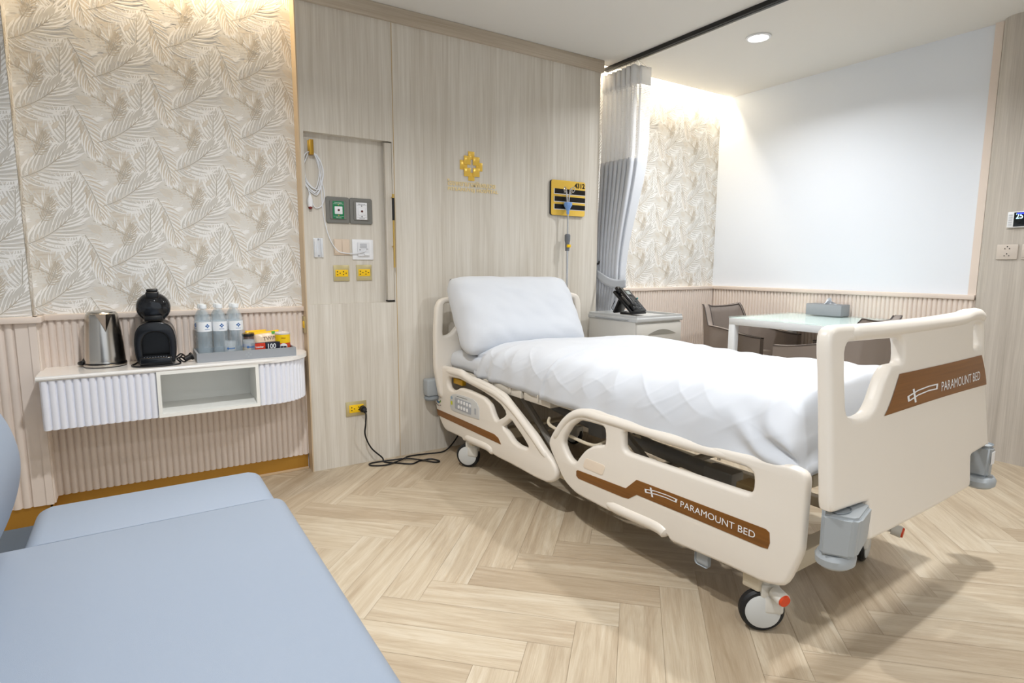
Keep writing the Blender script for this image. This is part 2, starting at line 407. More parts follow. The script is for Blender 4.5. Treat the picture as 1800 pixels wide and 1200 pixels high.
def motif():
    """one repeat of the palm pattern: list of (layer, material, polygon)"""
    rnd = random.Random(11); out = []; L_ = 0
    def frond(x, z, ang, ln, mi, n=13, bend=.5, w=.0085, lf=.42, rib=True):
        nonlocal L_; L_ += 1
        pts = []
        for i in range(n+1):
            t = i/n; a = ang+bend*t
            pts.append((x+math.cos(ang+bend*t*.5)*ln*t, z+math.sin(ang+bend*t*.5)*ln*t, a))
        for i in range(1, n+1):
            px, pz, a = pts[i]; t = i/n
            for sd in (-1, 1):
                l = ln*lf*(math.sin(math.pi*(.12+.8*t))**.7)*rnd.uniform(.85, 1.1)
                for p in lens(px, pz, a+sd*(1.15-.70*t), l, w*rnd.uniform(.8, 1.25), -sd*.5, 4): out.append((L_, mi, p))
        if rib:
            L_ += 1
            for i in range(n):
                p, q = pts[i], pts[i+1]; nx, nz = -math.sin(p[2])*.0012, math.cos(p[2])*.0012
                out.append((L_, 7 if mi != 3 else 6, [(p[0]+nx, p[1]+nz), (q[0]+nx, q[1]+nz), (q[0]-nx, q[1]-nz), (p[0]-nx, p[1]-nz)]))
    def broad(x, z, ang, ln, wd, mi):
        nonlocal L_; L_ += 1
        for p in lens(x, z, ang, ln, wd, rnd.uniform(-.4, .4), 8): out.append((L_, mi, p))
        L_ += 1
        for k in range(9):
            t = .1+.08*k
            for sd in (-1, 1):
                for p in lens(x+math.cos(ang)*ln*t, z+math.sin(ang)*ln*t, ang+sd*.8, wd*.42, .0014, 0, 1): pass
                a = ang+sd*.75; l = wd*.45; x0, z0 = x+math.cos(ang)*ln*t, z+math.sin(ang)*ln*t
                nx, nz = -math.sin(a)*.0005, math.cos(a)*.0005; x1, z1 = x0+math.cos(a)*l, z0+math.sin(a)*l
                out.append((L_, 6 if mi in (1, 5, 2) else 2, [(x0+nx, z0+nz), (x1+nx, z1+nz), (x1-nx, z1-nz), (x0-nx, z0-nz)]))
    def fan(x, z, a0, a1, n, ln, mi, w=.011):
        nonlocal L_; L_ += 1
        for k in range(n):
            for p in lens(x, z, a0+(a1-a0)*k/(n-1)+rnd.uniform(-.06, .06), ln*rnd.uniform(.75, 1.1), w, rnd.uniform(-.35, .35), 4): out.append((L_, mi, p))
    for i in range(5): broad(rnd.uniform(0, .275), rnd.uniform(0, .264), rnd.uniform(0, 6.28), rnd.uniform(.07, .12), rnd.uniform(.04, .06), rnd.choice((6, 4, 6)))
    for i in range(4): broad(rnd.uniform(0, .275), rnd.uniform(0, .264), rnd.uniform(0, 6.28), rnd.uniform(.08, .13), rnd.uniform(.05, .07), rnd.choice((4, 6, 2)))
    frond(.12, .05, 2.9, .19, 6, 13, -.5, .0095, .44, False); frond(.02, .02, 1.2, .18, 4, 13, -.4, .0095, .42, False); frond(.26, .10, 2.3, .17, 3, 13, .5, .009, .42); frond(.15, .19, -.2, .17, 3, 13, .5, .008, .42)
    fan(.05, .03, .1, 3.0, 10, .12, 6, .009); fan(.20, .17, 2.6, 6.2, 10, .11, 6, .009); fan(.12, .12, 0, 6.0, 11, .07, 4, .007)
    frond(.00, .17, -.5, .22, 1, 11, -.45, .0075, .44); frond(.17, .02, 2.4, .20, 6, 11, .4, .0085, .46)
    broad(.105, .165, 1.9, .075, .036, 1); broad(.225, .05, .4, .07, .042, 2); broad(.03, .075, 2.6, .06, .036, 4); broad(.19, .235, 5.2, .05, .024, 5)
    fan(.14, .215, 3.6, 5.9, 9, .085, 3, .006); fan(.255, .12, 1.2, 3.4, 8, .06, 2, .0055)
    frond(.235, .235, -1.05, .20, 3, 10, -.35, .0135, .46); frond(.242, .232, -1.06, .19, 1, 10, -.35, .0072, .42)
    frond(.205, .00, 1.62, .20, 3, 10, -.18, .0150, .50); frond(.207, .002, 1.62, .19, 2, 10, -.18, .0072, .48)
    fan(.115, .075, -.3, 2.5, 9, .075, 3, .006); fan(.118, .078, -.2, 2.4, 8, .06, 4, .0045)
    frond(.035, .185, .35, .215, 3, 11, .60, .0150, .56); frond(.038, .186, .35, .205, 2, 11, .60, .0078, .54); frond(.100, .015, .95, .10, 5, 10, .5, .0045, .45)
    broad(.080, .125, 4.4, .040, .015, 5); broad(.165, .13, .9, .042, .018, 1); broad(.262, .165, 4.9, .045, .016, 5)
    fan(.185, .185, .3, 2.6, 7, .045, 3, .0045)
    return out
MOTIF = motif()
def wallpaper(name, x0, x1, z0, z1, fr, ox=0, oz=0):
    """fr(a, z, d) maps along-wall coordinate, height and distance off the wall"""
    mb = MB(); mb.quad([fr(x0, z0, 0), fr(x1, z0, 0), fr(x1, z1, 0), fr(x0, z1, 0)], 0)
    i0, i1 = int((x0-ox-.5)/.275)-1, int((x1-ox+.3)/.275)+1
    for i in range(i0, i1+1):
        for j in range(-5, 16):
            cx, cz = ox+i*.275, oz+j*.264-.094*i
            cz -= .264*round((-.094*i)/.264)
            if cz < z0-.5 or cz > z1+.3: continue
            for n_, (ly, mi, p) in enumerate(MOTIF):
                q = clip([(cx+a, cz+b_) for a, b_ in p], x0, x1, z0, z1)
                if q and abs(parea(q)) > 1e-7: mb.quad([fr(a, b_, .0003+.000022*ly+.0000015*((n_//4) % 13)+.000003*(i % 2)) for a, b_ in q], mi)
    return struct(mb.build(name, PAL, smooth=False, recalc=False))
wallpaper('wall_left', -.36, .722, .86, 2.62, lambda a, z, d: (a, LW-d, z), -.136+.01, 1.66)
wallpaper('wall_left_pier', -.9, -.35, .86, 2.62, lambda a, z, d: (a, 3.0-d, z), -.30, 1.60)
wallpaper('wall_left_pier_return', 2.9995, 3.10, .86, 2.62, lambda a, z, d: (-.35+d, a, z), 2.9, 1.60)
wallpaper('wall_back', 2.60, WX, .905, 2.62, lambda a, z, d: (a, RW-d, z), 2.55, 1.50)

# backing walls
b = MB(); b.box(-.9, .722, LW+.002, LW+.1, 0, 2.65); b.box(-.9, -.352, 3.002, LW+.1, 0, 2.65); struct(b.build('wall_left_core', WHITEWALL, smooth=False))
b = MB(); b.box(2.60, 4.15, RW+.002, RW+.1, 0, 2.65); struct(b.build('wall_back_core', WHITEWALL, smooth=False))
b = MB(); b.box(WX, 4.2, 1.372, 3.30, 0, 2.65); struct(b.build('wall_right', WHITEWALL, smooth=False))
b = MB(); b.box(-2.3, -2.2, -3.4, 3.3, 0, 2.65); b.box(-2.3, -.9, 3.0, 3.1, 0, 2.65); struct(b.build('wall_west', WHITEWALL, smooth=False))
b = MB(); b.box(-2.2, -1.1, -3.5, -3.4, 0, 2.65); b.box(2.3, 4.2, -3.5, -3.4, 0, 2.65); b.box(-1.1, 2.3, -3.5, -3.4, 0, .35); b.box(-1.1, 2.3, -3.5, -3.4, 2.33, 2.65)
struct(b.build('wall_south', WHITEWALL, smooth=False))
# rounded grey-oak wall at the right
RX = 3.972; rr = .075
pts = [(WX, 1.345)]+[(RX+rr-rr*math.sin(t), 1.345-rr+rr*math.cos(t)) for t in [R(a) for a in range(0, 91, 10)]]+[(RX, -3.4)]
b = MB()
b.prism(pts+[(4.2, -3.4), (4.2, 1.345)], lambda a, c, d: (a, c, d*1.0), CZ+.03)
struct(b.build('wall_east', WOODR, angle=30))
b = MB(); b.box(WX-.022, WX+.05, 1.345, 1.384, .9, CZ); struct(b.build('trim_2', PINKTRIM, smooth=False))

# ---- fluted wainscot
def flutes(mb, a0, a1, z0, z1, fr, pitch=.026, depth=.011, seg=8, mi=0):
    n = max(1, round((a1-a0)/pitch)); p = (a1-a0)/n; prof = []
    for i in range(n):
        for k in range(seg+1):
            t = k/seg
            if k == 0 and i: continue
            x = a0+(i+.04+.92*t)*p; prof.append((x, depth*math.sqrt(max(0, 1-(2*t-1)**2))**.9))
            if k == seg and i < n-1: prof.append((a0+(i+1)*p, -.001))
    lo = [mb.bm.verts.new(fr(x, z0, d)) for x, d in prof]; hi = [mb.bm.verts.new(fr(x, z1, d)) for x, d in prof]
    for i in range(len(prof)-1):
        f = mb.bm.faces.new((lo[i], lo[i+1], hi[i+1], hi[i])); f.material_index = mi
    lb = [mb.bm.verts.new(fr(x, z0, -.012)) for x, d in prof]; hb = [mb.bm.verts.new(fr(x, z1, -.012)) for x, d in prof]
    for i in range(len(prof)-1):
        mb.bm.faces.new((lb[i], lb[i+1], lo[i+1], lo[i])); mb.bm.faces.new((hi[i], hi[i+1], hb[i+1], hb[i]))
def flat_(fr): pass
b = MB()
b.box(-.35, .722, LW-.016, LW+.001, .081, .84)
flutes(b, -.34, .718, .081, .84, lambda a, z, d: (a, LW-.016-d, z))
b.box(-.9, -.352, 2.985, 3.001, .081, .84); b.box(-.362, -.338, 2.972, LW, .081, .84)
flutes(b, -.9, -.41, .081, .84, lambda a, z, d: (a, 2.985-d, z), .030)
b.box(-.405, -.352, 2.976, 2.99, .081, .84)
flutes(b, 2.985, LW-.018, .081, .84, lambda a, z, d: (-.338+d, a, z), .026, .006)
struct(b.build('trim_3', PINK, recalc=True, angle=50))
b = MB(); b.box(-.345, .722, LW-.038, LW, .838, .862, .003); b.box(-.9, -.33, 2.955, 3.01, .838, .862, .003); b.box(-.35, -.318, 2.957, LW-.01, .838, .862, .003)
struct(b.build('trim_4', PINKTRIM))
b = MB(); b.box(-.345, .716, LW-.014, LW, 0, .081); b.box(-.9, -.345, 2.985, 3.0, 0, .081); b.box(-.352, -.340, 2.985, LW, 0, .081)
struct(b.build('baseboard_left', BRASSB, smooth=False))
b = MB(); b.box(-.34, .716, LW-.026, LW-.014, 0, .012, .002); struct(b.build('trim_5', mat('floor_bead', '#c9ad8a', .5)))
b = MB(); b.box(2.64, WX, RW-.018, RW+.001, .08, .885); flutes(b, 2.645, WX-.02, .08, .885, lambda a, z, d: (a, RW-.018-d, z))
b.box(WX-.018, WX+.001, 1.346, RW, .08, .885); flutes(b, 1.350, RW-.03, .08, .885, lambda a, z, d: (WX-.018-d, a, z))
struct(b.build('trim_6', PINK, angle=50))
b = MB(); b.box(2.64, WX, RW-.038, RW, .885, .91, .003); b.box(WX-.038, WX, 1.346, RW, .885, .912, .003); struct(b.build('trim_7', PINKTRIM))
b = MB(); b.box(2.64, WX, RW-.014, RW, 0, .08); b.box(WX-.014, WX, 1.346, RW, 0, .08); struct(b.build('baseboard_right', BRASSB, smooth=False))

# ---- grey oak head panel with recess
b = MB()
X0, X1 = .722, 2.636; RX0, RX1, RZ0, RZ1 = .742, 1.194, .873, 1.717; SX = 1.204
b.box(X0, X1, PY+.045, 3.3, 0, CZ)                     # core
b.box(X0, RX0, PY, PY+.05, 0, CZ)
b.box(RX0, SX-.0015, PY, PY+.05, 0, RZ0-.002); b.box(RX0, SX-.0015, PY, PY+.05, RZ1, CZ)
b.box(RX1, SX-.0015, PY, PY+.05, RZ0-.002, RZ1)
b.box(SX+.0015, X1, PY, PY+.05, 0, CZ)
struct(b.build('wall_panel', WOOD, smooth=False))
b = MB(); b.box(X0+.01, X1+.016, PY-.018, 3.16, 2.312, CZ-.001, .002)
struct(b.build('trim_8', wood_mat('grey_oak_trim', '#b0a18c', '#cfc4b3', 'x', 5, .45, .0)))
b = MB(); b.box(SX-.0012, SX+.0012, PY-.0012, PY+.02, .002, 2.31); struct(b.build('trim_9', mat('gold_line', '#cdb079', .4, .4), smooth=False))
b = MB(); b.box(X0-.002, X0+.004, PY-.003, 3.09, .0, CZ); struct(b.build('trim_10', wood_mat('side_oak', '#c0a98a', '#d8c5a8', 'z', 5, .45, .0), smooth=False))

# ================================================================== WALL FITTINGS
BK = PY+.045     # back of recess
def fy(a, b_, c): return Vector((a, -c, b_))             # local frame facing -y
def frame_at(px, pz, out=0): return lambda a, b_, c: Vector((px+a, -out-c, pz+b_))
# sliding leaf at the right side of the recess
t = thing('sliding_panel', 'narrow grey oak sliding leaf at the right side of the wall recess', 'panel', (1.172, PY+.02, .882))
MB().box(-.016, .0215, -.014, .012, 0, .828, .001).build('leaf', WOOD, t)
MB().box(-.018, .0215, -.016, .014, -.006, 0).build('lower_edge', HOLE, t, smooth=False)
t = thing('door_handle', 'slim gold rod handle with a black grip on the oak wall panel', 'handle', (1.183, PY, 1.25))
MB().cyl((0, -.030, -.192), (0, -.030, .057), .0052).cyl((0, -.030, .172), (0, -.030, .193), .0062).build('rod', BRASS, t)
MB().cyl((0, -.030, .057), (0, -.030, .173), .0066).build('grip', mat('grip_black', '#151515', .35), t)
for z in (-.08, .178): MB().cyl((0, -.030, z), (0.004, 0, z), .004).build('bracket', BRASS, t)

def socket_face(t, w_, h_, y=-.0085, wide=True, plug_hidden=False):
    p = MB().box(-w_/2, w_/2, y, -.004, -h_/2, h_/2, .001).build('socket_insert', YEL, t)
    h = MB()
    for cx in (-w_*.24, w_*.24):
        h.box(cx-.010, cx-.004, y-.0006, y+.001, .005, .010); h.box(cx-.010, cx-.004, y-.0006, y+.001, -.010, -.005)
        h.cyl((cx+.007, y-.0006, 0), (cx+.007, y+.001, 0), .003, seg=10)
    h.build('socket_holes', HOLE, p, smooth=False)
def outlet(x, z, y, w_, h_, iw, ih, label):
    t = thing('wall_outlet', label, 'outlet', (x, y, z))
    MB().box(-w_/2, w_/2, -.006, 0, -h_/2, h_/2, .0015).build('cover_plate', mat('champagne_plate', '#c6b98c', .35, .6), t)
    socket_face(t, iw, ih); return t
outlet(.9175, 1.0285, BK, .083, .083, .066, .036, 'left brass outlet with a yellow face in the wall recess, under the beige switch')
outlet(1.0385, 1.031, BK, .083, .083, .064, .036, 'right brass outlet with a yellow face in the wall recess, under the white call unit')
outlet(.958, .3085, PY, .112, .078, .078, .042, 'low brass outlet with a yellow face near the floor, black plug in it')
# side outlet on the panel return
t = thing('wall_outlet', 'narrow brass outlet with yellow face on the panel side above the shelf end', 'outlet', (X0-.002, 3.057, .769))
MB().box(-.004, 0, -.030, .030, -.042, .042, .001).build('cover_plate', mat('champagne_plate', ''), t)
MB().box(-.007, -.003, -.014, .016, -.018, .018, .001).build('socket_insert', YEL, t)
# oxygen and vacuum outlets
for nm, cx, grn, lab in (('gas_outlet', .9085, True, 'grey framed oxygen wall outlet with a green face'), ('gas_outlet', 1.0305, False, 'grey framed vacuum wall outlet with a white face')):
    t = thing(nm, lab, 'gas outlet', (cx, BK, 1.351))
    w2, h2 = .0605, .0665
    plate('bezel', rrect(-w2, w2, -h2, h2, .010), [], .010, .004, frame_at(0, 0, .005), mat('grey_bezel', '#7b7a74', .45), t, it=0)
    plate('raised_rim', rrect(-.042, .042, -.048, .048, .006), [], .008, .003, frame_at(0, 0, .011), mat('grey_bezel', ''), t, it=0)
    fc = MB().box(-.029, .029, -.0185, -.013, -.044, .044, .0015).build('face', mat('oxygen_green', '#15804f', .35) if grn else WHITEP, t)
    MB().box(-.020, .020, -.0215, -.018, -.021, .018, .003).build('inlet_plate', WHITEP, fc)
    MB().cyl((0, -.022, -.001), (0, -.0245, -.001), .0055, seg=14).build('inlet', mat('inlet_dark', '#5a2320' if grn else '#202124', .4), fc)
    for z in (.026, -.028): MB().cyl((0, -.018, z), (0, -.0205, z), .0032, seg=12).build('screw', BRASS if grn else CHROME, fc)
    tm = WHITEP if grn else mat('print_dark', '#3a3d42', .6)
    text('lettering', 'OXYGEN' if grn else 'VACUUM', .0085, frame_at(0, .0325, .0187), tm, fc, .0002, 1.1, align='CENTER')
    text('lettering', 'Ohmeda', .0075, frame_at(0, -.0405, .0187), tm, fc, .0002, 1.1, align='CENTER')
    for z in (.0300, -.0320): MB().box(-.026, .026, -.0190, -.0185, z-.0004, z+.0004).build('printed_line', tm, fc, smooth=False)
# small aluminium rail plate
t = thing('equipment_rail', 'small white aluminium mounting rail screwed in the recess, left of the beige switch', 'rail', (.8045, BK, 1.158))
MB().box(-.024, .024, -.004, 0, -.049, .049, .001).box(-.022, -.012, -.011, -.003, -.048, .048, .001).box(.012, .022, -.011, -.003, -.048, .048, .001).build('rail_body', mat('alu_white', '#e2e4e7', .3, .3), t)
for z in (-.040, .041): MB().cyl((0, -.003, z), (0, -.007, z), .0045, seg=12).build('screw', CHROME, t)
t = thing('light_switch', 'beige double rocker switch in the recess, between rail and white call unit', 'light switch', (.9235, BK, 1.163))
MB().box(-.0415, .0415, -.006, 0, -.041, .041, .002).build('cover_plate', mat('switch_beige', '#d8c4ae', .4), t)
for s in (-1, 1): MB().box(min(0, s*.039)+.0006, max(0, s*.039)-.0006, -.010, -.005, -.034, .037, .001).build('rocker', mat('switch_rocker', '#dcc9b4', .4), t)
t = thing('nurse_call_unit', 'white square nurse call unit in the recess with the white cord plugged in', 'call unit', (1.035, BK, 1.152))
MB().box(-.057, .057, -.007, 0, -.053, .053, .002).build('cover_plate', WHITEP, t)
p = MB().box(-.030, .034, -.014, -.006, -.036, .038, .002).build('speaker_panel', mat('call_grey', '#e4e5e8', .4), t)
g = MB()
for k in range(7): g.box(-.018, .019, -.0146, -.0138, .008+k*.0035, .0095+k*.0035)
g.build('speaker_slots', mat('slot_grey', '#a6a8ad', .5), p, smooth=False)
g = MB().box(-.021, -.016, -.0148, -.0138, -.004, .001).box(.015, .026, -.0146, -.0138, .002, .004).box(-.022, .006, -.0145, -.0138, -.014, -.0135).box(-.022, .006, -.0145, -.0138, -.022, -.0215)
g.build('printed_mark', mat('print_dark', ''), p, smooth=False)
MB().box(.004, .030, -.020, -.013, -.030, -.020, .002).build('jack', WHITEP, p)
# hook and call cord
t = thing('wall_hook', 'brass wall hook holding the coiled white call cord', 'hook', (.781, BK, 1.648))
MB().box(-.011, .011, -.006, 0, -.036, .036, .002).box(-.011, .011, -.030, -.004, -.036, -.030, .001).box(-.011, .011, -.034, -.028, -.036, .036, .002).build('hook_body', mat('hook_gold', '#bb9238', .4, .7), t)
t = thing('call_cord', 'white nurse call cord looped over the brass hook, push button hanging', 'cable', (.781, BK, 1.55))
WC = mat('white_cable', '#eceef2', .4)
def spl(P, n=10, closed=False):
    P = [Vector(p) for p in P]; out = []; N_ = len(P)
    rng = range(N_ if closed else N_-1)
    for i in rng:
        g_ = lambda k: P[k % N_] if closed else P[max(0, min(N_-1, k))]
        a, b_, c, d = g_(i-1), g_(i), g_(i+1), g_(i+2)
        for k in range(n):
            s = k/n; out.append(.5*((2*b_)+(c-a)*s+(2*a-5*b_+4*c-d)*s*s+(3*b_-a-3*c+d)*s**3))
    if not closed: out.append(P[-1])
    return out
m_ = MB()
for k, (dx, dz, sx_, ww) in enumerate(((0, -.115, .044, .0), (.006, -.122, .046, .004), (.010, -.105, .043, .008), (.004, -.13, .049, .012), (-.003, -.1, .038, .016))):
    L0 = [(-.004+dx*.2, -.012-ww*.5, .075), (-.030, -.014-ww*.4, .060), (dx-sx_, -.008-ww*.4, .0), (dx-sx_*.85+.004, -.006-ww*.3, dz*.6), (dx+.018, -.006-ww*.3, dz), (dx+sx_*1.05, -.008-ww*.3, dz*.4), (dx+sx_*1.05, -.010-ww*.4, .01), (.022+dx, -.014-ww*.4, .06)]
    m_.tube(spl(L0, 7, True), .0026, 7, closed=True)
# drop to the call unit and to the push button
m_.tube(spl([(.018, -.014, .07), (.040, -.012, -.01), (.048, -.008, -.10), (.052, -.007, -.21), (.075, -.008, -.33), (.115, -.010, -.402), (.16, -.012, -.418), (.215, -.016, -.418), (.255, -.018, -.408), (.266, -.018, -.398)], 8), .0026, 7)
m_.tube(spl([(-.012, -.014, .068), (-.038, -.010, .0), (-.034, -.008, -.06), (-.018, -.010, -.10), (-.012, -.012, -.14)], 8), .0026, 7)
m_.tube(spl([(-.012, -.012, -.12), (.010, -.008, -.19), (.045, -.007, -.182), (.062, -.008, -.13), (.050, -.01, -.06)], 8), .0026, 7)
m_.build('cord', WC, t)
MB().lathe([(.0, .034), (.005, .033), (.008, .026), (.0125, .010), (.013, -.016), (.010, -.026), (0, -.026)], (-.012, -.014, -.165), seg=18, scale=(1, .8)).build('handset', WHITEP, t)
MB().lathe([(.0, .0), (.0085, .0), (.009, -.006), (.006, -.012), (0, -.013)], (-.012, -.014, -.190), seg=16).build('push_button', mat('button_red', '#7e2a22', .4), t)

# hospital logo and lettering: thin gold tiles and letters on the panel
t = thing('hospital_logo', 'gold cross emblem of eight overlapping squares on the oak panel above the bed', 'logo', (1.672, PY, 1.634))
for (dx, dz, s, lay) in ((0, .060, .020, 0), (-.050, .004, .023, 0), (.052, .001, .021, 0), (0, -.058, .020, 0), (-.028, .032, .0215, 1), (.030, .030, .0215, 1), (-.028, -.034, .0215, 1), (.030, -.032, .0215, 1)):
    y0 = -.004-.004*lay
    MB().box(dx-s, dx+s, y0, y0+.004, dz-s*1.12, dz+s*1.12, .0008).build('square', GOLD, t)
TG = mat('letter_gold', '#f6dfa6', .35, .1)
t = thing('hospital_lettering', 'gold hospital name in two scripts on the oak panel below the gold emblem', 'lettering', (1.518, PY, 1.49))
text('local_script', 'โรงพยาบาลพิษณุเวช', .040, frame_at(0, .030, .002), TG, t, .001, .985, .0006, space=1.0)
text('latin_script', 'PITSANUVEJ HOSPITAL', .026, frame_at(.002, .002, .002), TG, t, .001, .985, .0008, space=1.1)
def fit(o, width):
    xs = [v.co.x for v in o.data.vertices]; x0 = min(xs); k = width/(max(xs)-x0)
    for v in o.data.vertices: v.co.x = x0+(v.co.x-x0)*k
fit(t.children[0], .332); fit(t.children[1], .316)

# room plaque
t = thing('room_plaque', 'gold square room plaque numbered 4312 with three black strips on the oak panel', 'sign', (2.375, PY, 1.498))
o_ = [(-.142, -.109), (.135, -.109), (.135, .109), (-.142, .109)]
plate('backing', rrect(-.142, .135, -.109, .109, .014), [], .012, .001, frame_at(0, 0, .007), BLACKP, t, it=0)
plate('gold_face', rrect(-.139, .135, -.109, .109, .014), [], .003, .0005, frame_at(0, 0, .0145), GOLD, t, it=0)
for k in range(3):
    z = .041-k*.0475
    MB().box(-.119, .134, -.0168, -.0155, z-.019, z+.015).build('strip_border', WHITEP, t, smooth=False)
    MB().box(-.114, .134, -.0185, -.0165, z-.015, z+.015).build('name_strip', mat('strip_black', '#17130f', .3), t, smooth=False)
tt = text('number', '4312', .042, frame_at(.046, .069, .0165), BLACKP, t, .001, .95, .0012); fit(tt, .084)

# ceiling lamp in view
t = thing('downlight', 'round white recessed ceiling downlight shining over the dining corner', 'ceiling light', (3.129, 2.211, CZ))
MB().lathe([(.058, 0), (.068, -.001), (.070, -.004), (.066, -.008), (.056, -.009), (.055, -.004)], seg=36).build('trim_ring', WHITEP, t)
MB().lathe([(0, -.005), (.056, -.005), (.056, -.003), (0, -.003)], seg=32).build('diffuser', mat('lamp_on', '#fff6e8', .5, emit=14), t, smooth=False)
# curtain track
t = thing('curtain_track', 'black ceiling curtain track running across the ceiling over the bed', 'curtain track', (2.765, 3.10, CZ))
def trk(y0, y1): return MB().box(-.021, .021, y0, y1, -.024, 0, .002)
trk(-4.6, .0).box(-.006, .006, -4.6, 0, -.026, -.02).build('rail', mat('track_black', '#141415', .4), t)

# right wall fittings (facing -x)
def fx(px=0, pz=0, out=0): return lambda a, b_, c: Vector((-out-c, -(px+a), pz+b_))
t = thing('thermostat', 'white air conditioner controller with a lit dark screen on the grey oak wall', 'thermostat', (RX, 1.155, 1.322))
MB().box(-.016, 0, -.062, .062, -.042, .042, .004).build('housing', WHITEP, t)
p = MB().box(-.0175, -.0155, -.060, .034, -.037, .037, .001).build('screen', mat('screen_dark', '#10171b', .1), t)
text('digits', '25', .040, fx(-.026, .004, .0178), mat('digit_lit', '#bdf2ff', .5, emit=2.5), p, .0002, .8)
MB().box(-.0181, -.0174, -.01, .022, .027, .034).build('status_bar', mat('bar_blue', '#2a39d6', .4, emit=1.2), p, smooth=False)
for k in range(5): MB().box(-.0175, -.0158, .040, .056, -.030+k*.0125, -.0215+k*.0125, .001).build('button', mat('button_grey', '#d2d5d9', .4), t)
t = thing('wall_outlet', 'pale beige double outlet on the grey oak wall below the thermostat', 'outlet', (RX, 1.205, 1.152))
MB().box(-.008, 0, -.046, .046, -.040, .040, .003).build('cover_plate', mat('outlet_beige', '#cfc5ba', .4), t)
for z in (.019, -.019):
    h = MB(); h.cyl((-.0085, .0, z+.009), (-.0075, .0, z+.009), .0032, seg=10)
    for s in (-1, 1): h.prism([(s*.010-.0035, z-.004), (s*.010+.0035, z-.004), (s*.010, z+.003)], lambda a, b_, c: Vector((-.0087+c, a, b_)), .001)
    h.build('socket_holes', HOLE, t, smooth=False)
t = thing('light_switch', 'pale beige wall switch beside the beige outlet, cut by the right frame edge', 'light switch', (RX, 1.098, 1.152))
MB().box(-.008, 0, -.046, .046, -.040, .040, .003).build('cover_plate', mat('outlet_beige', ''), t)
MB().box(-.011, -.007, -.042, .042, -.030, .037, .001).build('rocker', mat('outlet_beige', ''), t)

# ================================================================== FLOATING SHELF
SZ = .641
t = thing('floating_cabinet', 'white floating cabinet with stone top and fluted fronts on the blush wall', 'cabinet', (-.334, 2.821, 0))
# plan outline with rounded right front corner
def shelf_plan(off, x1, r):
    P = [(0-off, .262), (0-off, 0-off)]
    cx, cy = x1-r, r-off
    for k in range(13):
        a = R(-90+90*k/12); P.append((x1-r+(r+off)*math.cos(a), r+(r+off)*math.sin(a)))
    P.append((x1+off, .262)); return P
mb = MB(); mb.prism(shelf_plan(.006, 1.035, .19), lambda a, b_, c: Vector((a, b_, .641-c)), .018)
es = [e for e in mb.bm.edges if abs(e.verts[0].co.z-e.verts[1].co.z) < 1e-5 and max(e.verts[0].co.y, e.verts[1].co.y) < .26]
bmesh.ops.bevel(mb.bm, geom=es, offset=.006, segments=3, affect='EDGES')
mb.build('stone_top', MARBLE, t)
NX0, NX1 = .390, .785
b = MB()
b.box(.006, NX0, .014, .262, .429, .623); b.box(NX1, .84, .014, .262, .429, .623)
rp = shelf_plan(-.012, 1.028, .185)
b.prism([(.80, .262), (.80, .012)]+rp[2:], lambda a, b_, c: Vector((a, b_, .429+c)), .194)
b.box(NX0, NX1, .25, .262, .429, .623); b.box(NX0, NX1, .01, .262, .429, .440); b.box(NX0, NX1, .01, .262, .612, .623)
b.build('body', SHELFW, t, smooth=False)
NW = mat('niche_white', '#f6f6f0', .4); b = MB(); e = .0012
b.box(NX0+e, NX1-e, .2485, .2499, .441, .611); b.box(NX0+e, NX1-e, .02, .248, .4402, .4415); b.box(NX0+.0002, NX0+e, .02, .2484, .4416, .611); b.box(NX1-e, NX1-.0002, .02, .2484, .4416, .611); b.build('niche_lining', NW, t, smooth=False)
b = MB(); flutes(b, .004, NX0-.004, .427, .623, lambda a, z, d: (a, .010-d, z), .026, .010); flutes(b, .012, .255, .427, .623, lambda a, z, d: (.006-d*.6, a, z), .026, .008)
b.build('door', SHELFW, t, angle=50)
# curved right front
path = [(NX1+.004, .010)]+shelf_plan(-.010, 1.028, .185)[2:]
seg_ = [0]
for i in range(1, len(path)): seg_.append(seg_[-1]+math.dist(path[i-1], path[i]))
def along(a, z, d):
    a = max(0, min(seg_[-1], a))
    for i in range(1, len(path)):
        if a <= seg_[i]+1e-9:
            q = (a-seg_[i-1])/(seg_[i]-seg_[i-1]); x = path[i-1][0]+(path[i][0]-path[i-1][0])*q; y = path[i-1][1]+(path[i][1]-path[i-1][1])*q
            dx, dy = path[i][0]-path[i-1][0], path[i][1]-path[i-1][1]; l = math.hypot(dx, dy); return (x+dy/l*d, y-dx/l*d, z)
b = MB(); flutes(b, .0, seg_[-1], .427, .623, along, .0235, .010); b.build('door', SHELFW, t, angle=50)
b = MB(); F = .012
b.box(NX0-.002, NX0+F, -.004, .02, .427, .623); b.box(NX1-F, NX1+.002, -.004, .02, .427, .623); b.box(NX0+F, NX1-F, -.004, .02, .427, .441); b.box(NX0+F, NX1-F, -.004, .02, .610, .623)
b.build('niche_frame', mat('niche_white', '#f3f2ee', .4), t, smooth=False)

